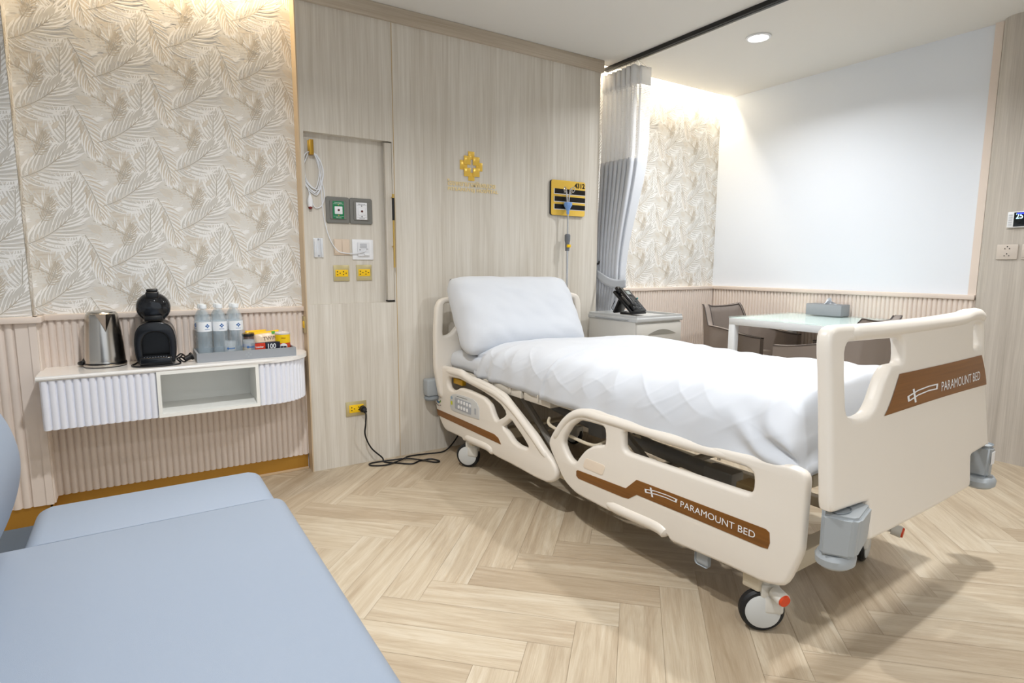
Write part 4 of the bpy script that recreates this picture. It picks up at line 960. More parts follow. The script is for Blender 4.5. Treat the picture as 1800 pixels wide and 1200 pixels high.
def side_rail_head(uo, sg, par):
    fn = fr_(uo, sg); o = plate('side_rail', dens(HRO, .04), [dens(HRA, .03), dens(HRB, .025)], RT, .013, fn, BEDW, par, it=1, seg=4)
    rail_tube(spl([fn(a, b_, .005) for a, b_ in ((2.14, .494), (2.03, .496), (1.92, .498), (1.82, .482), (1.70, .472), (1.56, .455), (1.44, .415), (1.30, .338), (1.20, .275), (1.15, .235))], 6), .018, 'grip', o)
    rail_tube(spl([fn(a, b_, .004) for a, b_ in ((1.89, .168), (1.75, .172), (1.65, .174), (1.595, .160))], 5), .023, 'lower_grip', o)
    P = [(2.193, .256), (1.90, .258), (1.580, .258), (1.545, .248), (1.52, .222), (1.60, .222), (1.9, .222), (2.183, .222)]
    plate('wood_stripe', dens(P, .06), [], .002, .0004, off(fn, RT/2+.0005), BROWNY, o, it=0)
    P = [(1.965, .386), (1.88, .392), (1.78, .392), (1.745, .382), (1.722, .355), (1.722, .300), (1.85, .292), (1.99, .287), (2.022, .294), (2.032, .306), (2.030, .359), (2.005, .376)]
    cp_ = plate('control_panel', P, [], .003, .0006, off(fn, RT/2+.0012), mat('panel_silver', '#cfd0cf', .35), o, it=0)
    if sg > 0:
        fn2 = off(fn, RT/2+.0030)
        fp = off(fn, RT/2+.0036)
        plate('key_field', rrect(1.80, 1.975, .305, .368, .008), [], .001, .0002, fn2, mat('panel_keys', '#a9adb4', .4), cp_, it=0)
        for k in range(5):
            for rw_ in range(2):
                if k == 4 and rw_: continue
                a0 = 1.930-k*.030; z0 = .352-rw_*.030
                m_ = MB(); m_.prism(rrect(a0-.009, a0+.009, z0-.009, z0+.009, .006, 3), lambda a, b_, c: fp(a, b_, c), .0015); m_.build('key', WHITEP, cp_, smooth=False)
        m_ = MB(); m_.prism(rrect(2.000, 2.020, .318, .340, .008, 3), lambda a, b_, c: fp(a, b_, c), .001); m_.build('warning_mark', mat('panel_yellow', '#c9cc2a', .4), cp_, smooth=False)
        m_ = MB(); m_.prism(rrect(2.000, 2.016, .350, .366, .007, 3), lambda a, b_, c: fp(a, b_, c), .001); m_.build('status_mark', mat('panel_blue', '#8fa8bd', .4), cp_, smooth=False)
        m_ = MB(); m_.prism(rrect(1.752, 1.764, .318, .350, .002, 2), lambda a, b_, c: fp(a, b_, c), .001); m_.build('indicator', mat('panel_keys', ''), cp_, smooth=False)
        tt = MB(); tt.quad([fp(1.952, .3755, 0), fp(1.84, .3795, 0), fp(1.84, .3815, 0), fp(1.952, .3775, 0)], 0); tt.build('panel_print', mat('print_dark', ''), cp_, smooth=False)
        # angle gauge sticker with coloured arc
        m_ = MB(); cols = [mat('gauge_blue', '#2f6fb0', .4), mat('print_dark', ''), mat('gauge_red', '#cf4438', .4), mat('gauge_green', '#6a8f3c', .4)]
        for k in range(8):
            a0, a1 = R(200+k*17), R(200+(k+1)*17); cx, cz_, r0, r1 = 2.172, .326, .022, .031
            m_.quad([fn2(cx-r0*math.cos(a0)*1.1, cz_+r0*math.sin(a0), -.002), fn2(cx-r1*math.cos(a0)*1.1, cz_+r1*math.sin(a0), -.002), fn2(cx-r1*math.cos(a1)*1.1, cz_+r1*math.sin(a1), -.002), fn2(cx-r0*math.cos(a1)*1.1, cz_+r0*math.sin(a1), -.002)], (0, 0, 0, 0, 0, 3, 3, 3)[k])
        for k in range(5):
            cx, cz_ = 2.198-k*.013, .282+(k-2)**2*.0012; m_.quad([fn2(cx-.003, cz_-.003, -.002), fn2(cx+.003, cz_-.003, -.002), fn2(cx+.003, cz_+.003, -.002), fn2(cx-.003, cz_+.003, -.002)], 2 if k == 3 else 1)
        m_.quad([fn2(2.205, .352, -.002), fn2(2.185, .336, -.002), fn2(2.183, .339, -.002), fn2(2.203, .357, -.002)], 1)
        m_.build('angle_gauge', cols, o, smooth=False, recalc=False)
    return o
side_rail_foot(.040, 1, bed); side_rail_head(.040, 1, bed)
side_rail_head(1.020, -1, bed)

# deck, frame and mechanics
b = MB()
for i in range(4):
    y0 = (.10, .72, 1.20, 1.42)[i]; y1 = (.70, 1.18, 1.40, 2.15)[i]
    b.box(.085, .975, y0, y1, .478 if i < 2 else .458, .499, .005)
    for k in range(int((y1-y0)/.16)): b.box(.078, .086, y0+.08+k*.16, y0+.088+k*.16, .474, .502)
b.build('mattress_deck', mat('deck_beige', '#cfc8bb', .45), bed)
b = MB()
for u in (.20, .85): b.box(u-.018, u+.018, .10, 2.15, .440, .478, .004)
for v in (.12, .70, 1.20, 1.45, 2.12): b.box(.20, .85, v-.02, v+.02, .445, .475, .003)
b.build('upper_frame', BEDM, bed)
b = MB()
for u in (.16, .80): b.box(u-.02, u+.02, .16, 1.90, .135, .175, .004)
for v in (.20, 1.86): b.box(.06, .86, v-.028, v+.028, .125, .185, .006)
b.box(.16, .80, .98, 1.02, .14, .17, .003)
b.build('base_frame', BEDM, bed)
for v0, v1 in ((.50, .92), (1.22, 1.60)):
    b = MB()
    for u in (.20, .76): b.tube([(u, v0, .16), (u, v1, .45)], .017, 8)
    b.tube([(.19, (v0+v1)/2, .305), (.77, (v0+v1)/2, .305)], .014, 10); b.build('lift_arm', mat('arm_grey', '#8d8a84', .45, .3), bed)
MB().cyl((.30, .52, .335), (.30, .86, .355), .028, seg=20).cyl((.30, .86, .355), (.30, 1.06, .36), .014).box(.265, .335, .42, .54, .30, .365, .008).build('actuator', GREYM, bed)
MB().cyl((.45, 1.30, .30), (.45, 1.66, .34), .028, seg=20).box(.41, .49, 1.22, 1.32, .26, .33, .008).build('actuator', GREYM, bed)
b = MB(); b.box(.14, .21, .26, .32, .30, .40, .004).box(.085, .13, .22, .30, .25, .385, .004)
for v in (.22, .58): b.box(.125, .135, v, v+.07, .30, .38, .002)
b.build('rail_bracket', mat('bracket_beige', '#b9a47c', .45), bed)
b = MB()
for v in (.48, .62): b.box(.062, .10, v-.016, v+.016, .15, .40, .006)
for v in (1.70, 1.86): b.box(.062, .10, v-.016, v+.016, .15, .40, .006)
b.build('rail_arm', BEDM, bed)
MB().box(.058, .070, .345, .400, .118, .19, .012, 3).build('release_lever', BEDG, bed)
b = MB(); b.tube([(.93, .15, .33), (.93, 1.9, .33)], .006, 8).tube([(.93, .15, .30), (.93, 1.9, .30)], .006, 8); b.build('accessory_rod', DARKM, bed)
MB().box(.075, .10, 1.96, 2.06, .425, .455, .003).build('warning_tag', mat('tag_yellow', '#d8a70f', .4), bed)
MB().tube(spl([(.12, 1.25, .40), (.085, 1.20, .385), (.08, 1.05, .372), (.085, .92, .368), (.12, .88, .39)], 6), .007, 8).build('mattress_stop', BEDM, bed)

def caster(u, v, rz, par, pedal=True, pcol=RED):
    c_ = MB(); ct, st = math.cos(rz), math.sin(rz)
    def P(x, y, z): return (u+x*ct-y*st, v+x*st+y*ct, z)
    Mx = Matrix.Translation((u, v, 0)) @ Matrix.Rotation(rz, 4, 'Z')
    m_ = MB(); m_.lathe([(.046, -.017), (.058, -.016), (.064, -.008), (.064, .008), (.058, .016), (.046, .017)], (0, 0, .064), 'x', 36)
    bmesh.ops.transform(m_.bm, matrix=Mx, verts=m_.bm.verts); tyre = m_.build('caster_tyre', BLACKR, par)
    m_ = MB(); m_.lathe([(0, -.024), (.040, -.023), (.050, -.019), (.050, .019), (.040, .023), (0, .024)], (0, 0, .064), 'x', 36)
    bmesh.ops.transform(m_.bm, matrix=Mx, verts=m_.bm.verts); m_.build('wheel_cover', mat('cover_grey', '#cfd1cf', .4), tyre)
    m_ = MB(); m_.box(-.027, .027, -.058, .0, .060, .120, .012, 3); m_.box(-.022, .022, -.045, .01, .105, .150, .008); m_.cyl((0, -.01, .13), (0, -.01, .20), .017)
    if False: pass
    bmesh.ops.transform(m_.bm, matrix=Mx, verts=m_.bm.verts); m_.build('caster_housing', mat('housing_white', '#dcdad2', .4), tyre)
    return tyre
tc_ = caster(.088, .178, R(48), bed)
m_ = MB(); m_.cyl((.090, .140, .136), (.078, .104, .129), .019, .020, seg=22); m_.build('pedal_arm', mat('housing_white', ''), tc_)
MB().lathe([(0, .003), (.014, .002), (.0195, -.003), (.0195, -.008)], (0, 0, 0), 'z', 24).bm.free()
m_ = MB(); m_.cyl((.0785, .1055, .1293), (.0762, .0985, .1278), .0185, .016, seg=24); m_.build('brake_pedal', RED, tc_)
caster(.068, 1.885, R(40), bed)
tf = caster(.775, .215, R(-75), bed)
m_ = MB(); m_.cyl((.80, .20, .13), (.850, .150, .124), .012, seg=12); m_.cyl((.850, .152, .124), (.858, .122, .119), .020, .021, seg=22); m_.build('pedal_arm', mat('housing_white', ''), tf)
m_ = MB(); m_.cyl((.8578, .123, .119), (.8595, .116, .118), .019, .017, seg=22); m_.build('brake_pedal', RED, tf)
caster(.80, 1.885, R(10), bed)

# ------------------------------------------------------------------ bedding (things of their own)
BP, BR = (1.413, .764, 0), R(1.1)
def smooth(a, b_, x): t = max(0, min(1, (x-a)/(b_-a))); return t*t*(3-2*t)
t = thing('mattress', 'white sheeted mattress showing at the head end of the bed', 'mattress', BP, BR)
mb = MB(); mb.box(.086, .965, .085, 2.135, .500, .598, .040, 6)
def mwr(v): return v.co+Vector((0, 0, 0))
es = [e for e in mb.bm.edges if e.calc_length() > .3]
bmesh.ops.subdivide_edges(mb.bm, edges=es, cuts=24, use_grid_fill=True)
for v in mb.bm.verts:
    n_ = noise.noise(v.co*Vector((9, 9, 14)).x*.7); v.co.z += n_*.004; v.co.x += noise.noise(v.co*11)*.004*(1 if abs(v.co.x-.5) > .4 else 0)
mb.build('mattress_cover', SHEET, t)

def duvet():
    t = thing('duvet', 'white puffy duvet spread over the bed with a diagonal folded edge', 'duvet', BP, BR)
    V0, V1 = .068, 1.86; NU, NV = 210, 420
    def pos(a, s):
        # a: 0..1 around the section from near lower edge to far lower edge, s: 0..1 foot to head
        v = V0+(V1-V0)*s
        th = math.pi*(1-a)          # superellipse angle
        c, sn = math.cos(th), math.sin(th)
        ex = .42
        hw = .462+.012*math.sin(v*3.1)
        uc = .532
        x = uc+hw*math.copysign(abs(c)**(ex+.12), c)
        zt = .716+.012*smooth(.2, .05, abs(v-.12))*0
        zt -= .050*smooth(1.30, 1.80, v)
        zt += .008*math.sin(v*4.2+x*2)
        zb = .500+.004*math.sin(v*9)-.004
        z = zb+(zt-zb)*abs(sn)**.50
        # rounding at foot and head ends
        ft = 1-smooth(0, .085, v-V0); ft = ft*ft
        z = zb+(z-zb)*(1-ft**1.6) if True else z
        hd_ = max(0, (v-(V1-.10))/.10)
        if hd_ > 0:
            k = math.sqrt(max(0, 1-hd_**2.2)); zm = .586 if .11 < x < .95 else .52
            z = min(z, zm+(z-zm)*k) if z > zm else z
            x = uc+(x-uc)*(1-.02*hd_)
        return Vector((x, v, z))
    def wr(p, a, s):
        v = p.y; n1 = noise.noise(Vector((p.x*3.5, v*3.0, .3)))*.010
        n2 = noise.noise(Vector((p.x*7+v*3, v*2.2, 2)))*.007
        side = smooth(.62, .52, p.z)
        # soft drag folds on the near side
        fold = math.sin(v*34+p.x*9+2.2*noise.noise(Vector((v*2.1, 0, 0))))*.0065*smooth(.71, .60, p.z)*(1-.4*side)
        # gathered corner at the foot
        dx, dy = p.x-.06, v-.10; d = math.hypot(dx, dy*1.0)
        g = math.exp(-(math.hypot(dx, dy)/.17)**2); ang = math.atan2(p.z-.47, dy+.10)
        fold += g*.013*math.sin(ang*17+2*noise.noise(Vector((v*9, p.z*9, 1))))
        nearside = smooth(.16, .08, p.x)
        out = Vector((-nearside, 0, 1-nearside)).normalized()
        q = p+out*(fold+n2)+Vector((0, 0, n1*smooth(.55, .66, p.z)))
        # sharp creases pulled along the near side and from the tucked corner
        cr1 = (1-abs(noise.noise(Vector((v*5.5-p.z*7, p.z*3+p.x*2, 7)))))**9
        cr2 = (1-abs(noise.noise(Vector((v*9+p.z*14, p.x*5-p.z*4, 11)))))**10
        sidew = smooth(.735, .64, p.z)*smooth(.5, .25, p.x)
        q += out*(cr1*.0032+cr2*.0018)*sidew*smooth(.535, .60, p.z)+Vector((0, 0, .0012))*cr2*smooth(.66, .71, p.z)
        # diagonal overlapping hem
        vf = 1.235-.72*max(0, (p.x-.06))+.02*math.sin(p.x*7)+.03*smooth(.64, .52, p.z)
        st_ = smooth(vf+.006, vf-.010, v)
        ridge = math.exp(-((v-(vf-.018))/.013)**2)*.011*smooth(1.0, .3, p.x)
        q += out*(st_*.012*smooth(.95, .45, p.x)+ridge)
        # long soft quilting lines across the top
        q.z += (.0030*math.sin(v*46+1.5*math.sin(p.x*5))+.004*noise.noise(Vector((p.x*9, v*16, 5))))*smooth(.64, .70, p.z)*smooth(1.25, 1.0, v)
        # rolled head edge with gathers on the near side
        hg = smooth(1.45, 1.80, v)*smooth(.68, .6, p.z)
        q += out*hg*.009*math.sin(v*52+p.z*18)
        return q
    mb = MB(); mb.grid(lambda a, s: wr(pos(a, s), a, s), NU, NV)
    # close the foot and head ends underneath
    o = mb.build('duvet_cover', SHEET, t, angle=180)
    sd = o.modifiers.new('thick', 'SOLIDIFY'); sd.thickness = .012; sd.offset = -1
    return t
duvet()

def pillow():
    t = thing('pillow', 'large white pillow leaning against the headboard of the bed', 'pillow', (0, 0, 0), 0)
    W_, H_, D_ = .412, .240, .120
    mb = MB()
    def f(sg):
        def g(u, v):
            x, y = 2*u-1, 2*v-1
            e = max(0, (1-abs(x)**4.5)*(1-abs(y)**3.4))**.58
            px = x*W_*(1-.045*(1-abs(y)**2)*abs(x)**4)-(.045*e if sg > 0 else 0); py = y*H_*(1-.06*(1-abs(x)**2)*abs(y)**4)
            n_ = noise.noise(Vector((x*2.2+sg, y*2.2, 3)))*.014*e+noise.noise(Vector((x*6+y*3, y*4, sg)))*.005*min(1, e*2)
            cr_ = math.exp(-((x+.86)/.10)**2)*.010*math.sin(y*9+1.2)*e
            cf = 1-.075*abs(x*y)**5; px *= cf; py *= cf
            return Vector((px, sg*(D_*e)+sg*(n_+cr_), py))
        return g
    mb.grid(f(-1), 46, 34); mb.grid(f(1), 46, 34); bmesh.ops.remove_doubles(mb.bm, verts=mb.bm.verts, dist=1e-5)
    p = mb.build('pillow_case', SHEET, t, angle=180)
    return t
pl = pillow()
Mb = Matrix.Translation(BP) @ Matrix.Rotation(BR, 4, 'Z')
pl.matrix_world = Mb @ Matrix.Translation((.448, 1.960, .800)) @ Matrix.Rotation(R(-31), 4, 'X') @ Matrix.Rotation(R(1), 4, 'Y')

# IV pole standing in the headboard socket
ip = Mb @ Vector((.975, 2.183, 0))
t = thing('iv_pole', 'slim chrome drip pole with blue hook head behind the headboard', 'drip pole', (ip.x, ip.y, .43))
MB().cyl((0, 0, 0), (0, 0, .76), .0075).cyl((0, 0, .76), (0, 0, .985), .0055).build('pole', CHROME, t)
c_ = MB(); c_.lathe([(0, .735), (.013, .735), (.0145, .765), (.014, .785), (.018, .800), (.0185, .835), (.012, .842), (0, .842)], seg=20); cl_ = c_.build('clamp', mat('clamp_grey', '#74777b', .4), t)
MB().box(-.014, .012, -.021, -.010, .757, .775, .001).build('clamp_button', YEL, cl_)
MB().lathe([(0, .965), (.0085, .965), (.010, .990), (.022, 1.012), (.027, 1.020), (.027, 1.036), (.020, 1.040), (0, 1.040)], seg=8).build('hook_hub', mat('hub_blue', '#7fa8e6', .35), t)
for k, a in enumerate((20, 110, 200, 290)):
    ca, sa = math.cos(R(a)), math.sin(R(a))
    P = [(.006*ca, .006*sa, 1.035), (.012*ca, .012*sa, 1.085), (.022*ca, .022*sa, 1.120), (.040*ca, .040*sa, 1.130), (.048*ca, .048*sa, 1.112), (.036*ca, .036*sa, 1.098), (.018*ca, .018*sa, 1.112)]
    MB().tube(spl(P, 6), .0028, 8).build('hook', CHROME, t)
MB().cyl((0, 0, -.04), (0, 0, .03), .013).build('socket_sleeve', BEDG, t)

# power cable of the bed
t = thing('power_cable', 'black power cable plugged in the low outlet and looped on the floor', 'cable', (.99, PY, .304))
K = lambda x, y, z: (x-.99, y-PY, z-.304)
P = [K(.985, 2.975, .304), K(.992, 2.955, .285), K(.988, 2.950, .235), K(.985, 2.955, .17), K(1.02, 2.965, .09), K(1.075, 2.955, .03), K(1.085, 2.945, .006), K(1.13, 2.90, .005), K(1.20, 2.84, .005), K(1.255, 2.86, .005), K(1.32, 2.855, .005), K(1.345, 2.80, .005), K(1.315, 2.795, .006), K(1.26, 2.86, .010), K(1.20, 2.915, .012), K(1.13, 2.94, .010), K(1.05, 2.965, .006), K(1.005, 2.96, .005), K(1.01, 2.925, .005), K(1.08, 2.895, .005), K(1.17, 2.91, .013), K(1.23, 2.955, .008), K(1.32, 2.955, .005), K(1.43, 2.935, .005), K(1.50, 2.955, .03), K(1.58, 2.99, .09), K(1.63, 2.98, .16)]
MB().tube(spl(P, 8), .0042, 8).build('cord', CABLE, t)
MB().cyl((0, -.010, 0), (0, -.034, 0), .0185, .016, seg=20).cyl((0, -.034, 0), (.002, -.052, -.010), .012, .009, seg=14).build('plug', BLACKR, t)

# ================================================================== CURTAIN
def curtain():
    t = thing('privacy_curtain', 'grey privacy curtain with white net top, gathered and tied beside the oak panel', 'curtain', (2.765, 2.90, 0))
    NF = 9
    def xy(u, z):
        # u 0 wall end .. 1 leading edge; returns world x,y
        k = smooth(1.9, 1.0, z)         # how gathered
        k2 = smooth(1.0, .79, z)
        y_top = 3.135-.40*u; x_top = 2.772
        y_t = 3.075-.215*u; x_t = 2.690+.055*u
        y_b = 3.09-.115*u; x_b = 2.70+.10*u
        y = y_top*(1-k)+y_t*k; x = x_top*(1-k)+x_t*k
        y = y*(1-k2)+y_b*k2; x = x*(1-k2)+x_b*k2
        am = .030*(1-k)+.020*k
        ph = u*NF*2*math.pi
        flat_ = smooth(.80, .86, u)
        y += 0
        x += am*math.sin(ph)*(1-flat_)
        y += .010*math.sin(ph*2)*(1-flat_)
        if u > .80:
            # leading flap turns to face the room
            q = (u-.80)/.20
            x += (.115*q)*(1-.55*k); y += .075*q*(1-k*.5)
        return x, y
    def fn(z0, z1, dx=0): return lambda u, v: Vector((xy(u, z0+(z1-z0)*v)[0]-2.765+dx, xy(u, z0+(z1-z0)*v)[1]-2.90, z0+(z1-z0)*v))
    def sheet(name, z0, z1, m, nv, par):
        mb = MB(); mb.grid(fn(z0, z1), 220, nv, uv=lambda a, b_: (a*1.5, z0+(z1-z0)*b_)); o = mb.build(name, m, par, angle=180)
        s_ = o.modifiers.new('t', 'SOLIDIFY'); s_.thickness = .0015; return o
    sheet('header_band', 2.225, 2.335, cloth_mat('header_grey', '#fafafa', .35), 5, t)
    mb = MB(); mb.grid(fn(1.765, 2.225), 220, 24, uv=lambda a, b_: (a*1.5, 1.765+.46*b_)); mb.build('net', net_mat(), t, angle=180)
    sheet('drape', .10, 1.765, CURT, 70, t)
    # tie back band
    def tb(u, v):
        zc = 1.035-.075*smooth(0, .9, u)-.018*math.sin(math.pi*u); hw = .030
        x, y = (2.640+.0*u, 3.05-.20*u); a = u
        y = 3.075-.275*u; x = 2.655-.012*math.sin(math.pi*u)+.05*u**2
        return Vector((x-2.765, y-2.90, zc+(v-.5)*2*hw))
    mb = MB(); mb.grid(tb, 24, 5); o = mb.build('tie_back', mat('tie_grey', '#c3c7cd', .8), t, angle=180); s_ = o.modifiers.new('t', 'SOLIDIFY'); s_.thickness = .003
    h = MB()
    for k in range(10):
        u = (k+.25)/9.6; x, y = xy(min(1, u), 2.33); h.tube([(x-2.765, y-2.90, 2.322), (x*.5+2.765*.5-2.765, y-2.90, 2.345), (0, y-2.90, CZ-.024)], .0016, 6)
    h.build('hook', CHROME, t)
    return t
curtain()
t = thing('tie_back_hook', 'small black curtain hook at the right edge of the oak panel', 'hook', (2.646, 3.045, 1.085))
MB().box(-.010, .004, -.010, .010, -.02, .02, .002).cyl((0, 0, 0), (.03, -.01, 0), .005).cyl((.03, -.01, 0), (.034, -.01, .02), .005).build('hook_body', BLACKP, t)

# ================================================================== BEDSIDE CABINET AND PHONE
t = thing('bedside_cabinet', 'pale grey plastic bedside cabinet with curved drawer pull beside the bed head', 'cabinet', (2.505, 2.49, 0))
w_, d_ = .395, .435
MB().box(.0, w_, .012, d_, .05, .735, .006).build('body', LEVER, t)
o_ = MB()
o_.box(-.006, w_+.006, -.006, d_+.006, .733, .760, .007, 3)
for a in ((0, w_, 0, .018), (0, w_, d_-.018, d_), (0, .018, .018, d_-.018), (w_-.018, w_, .018, d_-.018)): o_.box(a[0], a[1], a[2], a[3], .757, .772)
o_.build('top', LEVERT, t)
MB().tube([(-.010, .06, .747), (-.010, .36, .747)], .006, 8).build('side_groove', mat('groove_grey', '#a7a9ab', .4), t)
dr = MB().box(.004, w_-.004, -.002, .014, .600, .722, .004).build('drawer', LEVER, t)
mb = MB(); P = [(.09+.25*k/14, .655+.030*math.sin(math.pi*k/14)) for k in range(15)]
mb.prism(P, lambda a, b_, c: Vector((a, -.0035-c*.2, b_)), .01); mb.build('pull', mat('pull_grey', '#8c8980', .5), dr)
dr = MB().box(.004, w_-.004, -.002, .014, .07, .592, .004).build('door', LEVER, t)
b = MB()
for x in (.05, w_-.05):
    for y in (.06, d_-.05): b.lathe([(0, -.008), (.022, -.008), (.025, -.004), (.025, .004), (.022, .008), (0, .008)], (x, y, .025), 'x', 18).cyl((x, y, .025), (x, y, .06), .008)
b.build('caster', BLACKR, t)

t = thing('desk_phone', 'black desk phone with small screen and handset on the bedside cabinet', 'telephone', (2.620, 2.690, .772), R(10))
# local: +x across the face, -y towards the user; face slopes
sl = R(42)
def pf(a, b_, c): return Vector((a, -.075+b_*math.cos(sl)-c*math.sin(sl)*-1*-1, .012+b_*math.sin(sl)+c*math.cos(sl)))
b = MB(); Mx = Matrix.Translation((0, -.080, .006)) @ Matrix.Rotation(sl, 4, 'X')
b.box(-.080, .080, 0, .190, 0, .020, .006, 3, rot=Mx); bd_ = b.build('body', BLACKP, t)
b = MB(); b.box(-.078, .078, -.090, .0, 0, .012, .003); b.build('foot_rest', BLACKP, t)
b = MB(); b.box(-.05, .05, .0, .014, 0, .130, .003, rot=Matrix.Translation((0, .065, 0)) @ Matrix.Rotation(R(26), 4, 'X')); b.build('stand', BLACKP, t)
b = MB(); b.box(-.008, .062, .135, .182, .020, .023, .001, rot=Mx); sc_ = b.build('screen_frame', BLACKG, bd_)
b = MB(); b.box(.004, .052, .145, .174, .0225, .0240, rot=Mx); b.build('screen', mat('lcd_grey', '#8d9693', .3), sc_, smooth=False)
b = MB()
for i in range(3):
    for j in range(5): b.box(-.002+i*.020, .012+i*.020, .018+j*.016, .027+j*.016, .0200, .0228, rot=Mx)
b.build('keypad', mat('key_dark', '#43464a', .4), bd_, smooth=False)
b = MB(); b.lathe([(0, .0235), (.011, .0235), (.012, .020)], (.022, .114, 0), seg=20); bmesh.ops.transform(b.bm, matrix=Mx, verts=b.bm.verts); b.build('navigation_key', mat('key_dark', ''), bd_)
b = MB(); b.tube(spl([(-.048, .002, .034), (-.050, .030, .046), (-.052, .100, .052), (-.050, .165, .046), (-.048, .195, .034)], 6), [.021]*3+[.015]*3+[.0135]*13+[.016]*3+[.021]*3, 12) if False else None
b = MB(); b.box(-.074, -.030, -.004, .050, .022, .046, .010, 3, rot=Mx); b.box(-.074, -.030, .150, .202, .022, .046, .010, 3, rot=Mx); b.box(-.069, -.036, .02, .18, .036, .056, .009, 3, rot=Mx); b.build('handset', BLACKP, t)
MB().tube(spl([(-.05, .06, .08), (-.03, .10, .03), (.03, .11, .006), (.08, .10, .003), (.10, .07, .003)], 7), .0022, 7).build('phone_cord', CABLE, t)
b = MB(); b.box(.074, .082, .10, .11, .018, .028, .002, rot=Mx); b.build('teal_tag', mat('tag_teal', '#1c8f92', .4), t)

# ================================================================== DINING TABLE, CHAIRS, TISSUE BOX
t = thing('dining_table', 'white square dining table with a glass top in the corner', 'table', (3.29, 1.69, 0))
TWd, TDp = .72, .74
MB().box(0, TWd, 0, TDp, .690, .733, .002).build('apron', mat('table_white', '#eef2f5', .35), t)
MB().box(-.003, TWd+.003, -.003, TDp+.003, .7345, .7425, .001).build('glass_top', GLASS, t, smooth=False)
MB().box(.002, TWd-.002, .002, TDp-.002, .7332, .7340).build('painted_backing', mat('table_tint', '#eaf3f3', .25), t, smooth=False)
for x in (0, TWd-.045):
    for y in (0, TDp-.045): MB().box(x, x+.045, y, y+.045, 0, .692, .002).build('leg', mat('table_white', ''), t)
def tub_chair(name_label, loc, rz):
    """tub chair facing local -y; pointed wing backrest"""
    t = thing('tub_chair', name_label, 'chair', loc, rz, 'tub chairs at the dining table')
    hw, dp = .235, .25
    def plan(a):   # a 0..1 : left arm front -> back -> right arm front
        P = [(-hw, -dp), (-hw-.008, -.05), (-hw-.004, .12), (-hw*.86, .215), (-hw*.4, .245), (0, .25), (hw*.4, .245), (hw*.86, .215), (hw+.004, .12), (hw+.008, -.05), (hw, -dp)]
        i = a*(len(P)-1); k = min(int(i), len(P)-2); f = i-k
        return P[k][0]*(1-f)+P[k+1][0]*f, P[k][1]*(1-f)+P[k+1][1]*f
    def topz(a):
        d = abs(a-.5)*2
        if d < .42: return .775+.020*(d/.42)**3
        if d < .58: return .795-.16*smooth(.42, .60, d)
        return .648-.05*smooth(.58, 1, d)
    mb = MB()
    def sh(off_):
        def g(u, v):
            x, y = plan(u); x2, y2 = plan(min(1, u+.01)); x1, y1 = plan(max(0, u-.01)); l = math.hypot(x2-x1, y2-y1) or 1
            nx, ny = (y2-y1)/l, -(x2-x1)/l
            z = .30+(topz(u)-.30)*v; fl = .045*v**1.5*(1-.5*abs(u-.5)*2)
            cx = x*(1+.10*v*0)+(-nx)*off_; cy = y+(-ny)*off_+fl*(1 if y > .1 else y/.1*1 if y > 0 else 0)
            return Vector((cx, cy, z))
        return g
    mb.grid(sh(0.0), 61, 12); mb.grid(sh(-.042), 61, 12)
    g0, g1 = sh(0.0), sh(-.042)
    mb.grid(lambda u, v: g0(u, 1).lerp(g1(u, 1), v)+Vector((0, 0, .008*math.sin(math.pi*v))), 61, 4)
    mb.grid(lambda u, v: g0(u, 0).lerp(g1(u, 0), v), 61, 2)
    mb.grid(lambda u, v: g0(0, u).lerp(g1(0, u), v), 12, 3); mb.grid(lambda u, v: g0(1, u).lerp(g1(1, u), v), 12, 3)
    bmesh.ops.remove_doubles(mb.bm, verts=mb.bm.verts, dist=1e-4)
    sh_ = mb.build('shell', TAUPE, t, angle=60)
    MB().tube([g0(i/60, 1)+Vector((0, 0, .003)) for i in range(61)], .0035, 6).tube([g1(i/60, 1)+Vector((0, 0, .003)) for i in range(61)], .0035, 6).build('piping', PIPE, sh_)
    MB().box(-hw+.03, hw-.03, -dp-.02, .21, .36, .47, .03, 4).build('seat_cushion', TAUPE, t)
    for sx_ in (-1, 1):
        for sy_ in (-1, 1): MB().cyl((sx_*.15, sy_*.14, .33), (sx_*.20, sy_*.20, 0), .013, .010, seg=10).build('leg', BLACKP, t)
    return t
tub_chair('grey leather tub chair pushed under the far side of the dining table', (3.655, 2.53, 0), R(0))
tub_chair('grey leather tub chair on the near side of the dining table, behind the footboard', (3.44, 1.800, 0), R(180))
t = thing('tissue_box', 'grey rectangular tissue box with a white tissue on the glass table', 'tissue box', (3.955, 2.13, .7425), R(0))
MB().box(-.055, .055, -.105, .135, 0, .075, .003).build('box_body', GREYC, t)
MB().box(-.053, .053, -.102, .132, .0745, .0765, .001).build('lid', mat('tissue_lid', '#85898d', .7), t)
mb = MB(); random.seed(3)
mb.grid(lambda u, v: Vector(((u-.5)*.085*(1-.75*v), .010+(.5-v)*.012+.012*math.sin(u*7), .074+.046*v*(1-.8*abs(u-.45)))), 14, 8)
mb.grid(lambda u, v: Vector(((u-.5)*.02+.006*math.sin(v*5), (u-.5)*.110*(1-.8*v), .074+.048*v*(1-.9*abs(u-.5)))), 14, 8)
o = mb.build('tissue', SHEET, t, angle=180)

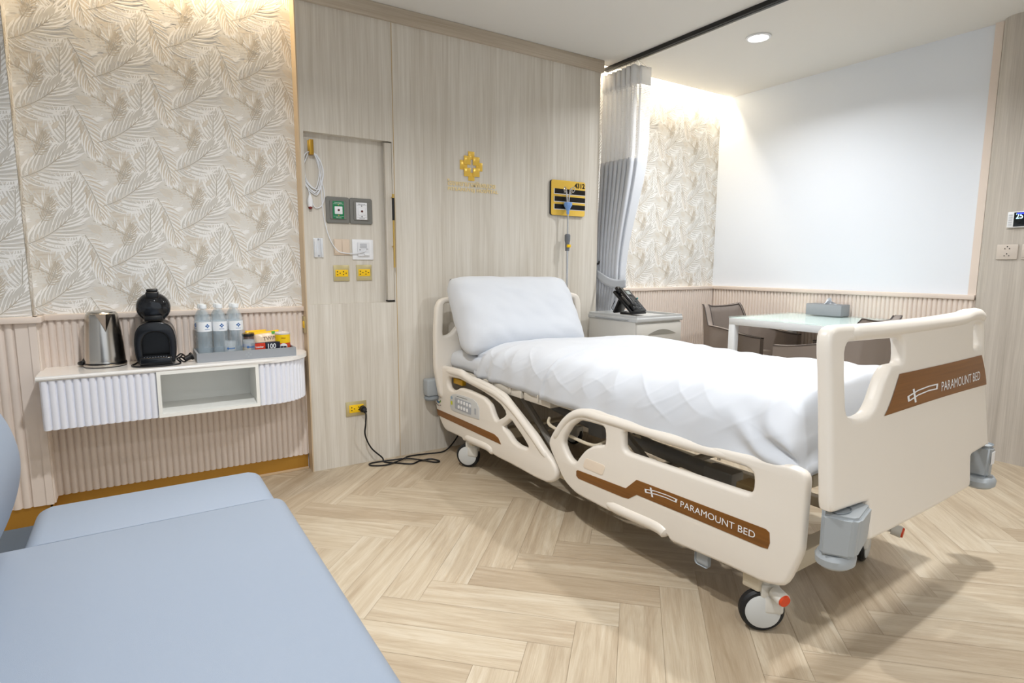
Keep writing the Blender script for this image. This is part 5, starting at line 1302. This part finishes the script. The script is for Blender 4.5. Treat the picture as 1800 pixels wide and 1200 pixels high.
# ================================================================== SOFA BED
t = thing('sofa_bed', 'light blue grey leather sofa bed in the near left corner', 'sofa', (-.30, -.50, 0))
def cushion(x0, x1, y0, y1, z0, z1, r, seg=6, yb=0):
    mb = MB(); mb.box(x0, x1, y0, y1, z0, z1); ys = y1 if yb > 0 else y0
    at = lambda e: all(abs(v.co.y-ys) < 1e-6 for v in e.verts)
    bmesh.ops.bevel(mb.bm, geom=[e for e in mb.bm.edges if not at(e)], offset=r, segments=seg, affect='EDGES', profile=.5)
    bmesh.ops.bevel(mb.bm, geom=[e for e in mb.bm.edges if at(e)], offset=.006, segments=2, affect='EDGES', profile=.5)
    return mb
# local origin (-.30,-.50): seat spans x 0..0.61, y 0..2.165
mb = cushion(-.75, .625, 0, 2.180, .255, .42, .040, yb=1)
mb.build('seat', SOFA, t)
mb = cushion(.035, .605, 2.1845, 2.475, .250, .4185, .040, yb=-1); mb.build('end_bolster', SOFA, t)
MB().box(.03, .60, 2.1785, 2.1855, .28, .4125).build('seam_shade', SOFAD, t, smooth=False)
MB().box(-.74, .04, 2.17, 2.45, .25, .375, .01).build('end_filler', mat('gap_shade', '#4a525b', .8), t)
mb = MB(); mb.box(-.70, .56, .03, 2.40, .10, .26, .01); mb.build('base_frame', SOFAD, t)
# backrest: plump profile extruded along y
prof = [(-.30, .40), (-.05, .405), (.0, .44), (.035, .51), (.058, .60), (.055, .67), (.030, .75), (-.02, .81), (-.10, .85), (-.25, .86), (-.32, .80), (-.33, .50)]
pc = chaikin(prof, 2); n_ = 28
mb = MB(); yc0, yc1 = .05, 2.235; cx, cz_ = -.13, .62
def bk(u, v):
    i = u*len(pc); k = int(i) % len(pc); p = pc[k]
    y = yc0+(yc1-yc0)*v; e0 = max(0, 1-(yc1-y)/.07); e1 = max(0, 1-(y-yc0)/.07); s_ = (1-max(e0, e1)**2.5)**.5 if max(e0, e1) > 0 else 1
    s_ = .80+.20*s_
    return Vector((cx+(p[0]-cx)*s_, y, cz_+(p[1]-cz_)*s_))
rows = []
vs_ = [0, .004, .012, .022, .035]+[.05+.9*k/14 for k in range(15)]+[.965, .978, .988, .996, 1]
for v in vs_: rows.append([mb.bm.verts.new(bk(k/len(pc), v)) for k in range(len(pc))])
for a, b_ in zip(rows, rows[1:]):
    for k in range(len(pc)): mb.bm.faces.new((a[k], a[(k+1) % len(pc)], b_[(k+1) % len(pc)], b_[k]))
mb.bm.faces.new(rows[0]); mb.bm.faces.new(list(reversed(rows[-1])))
mb.build('backrest', SOFA, t, angle=50)
for x in (-.6, .5):
    for y in (.15, 2.30): MB().cyl((x, y, 0), (x, y, .11), .02, .025, seg=14).build('leg', BLACKP, t)
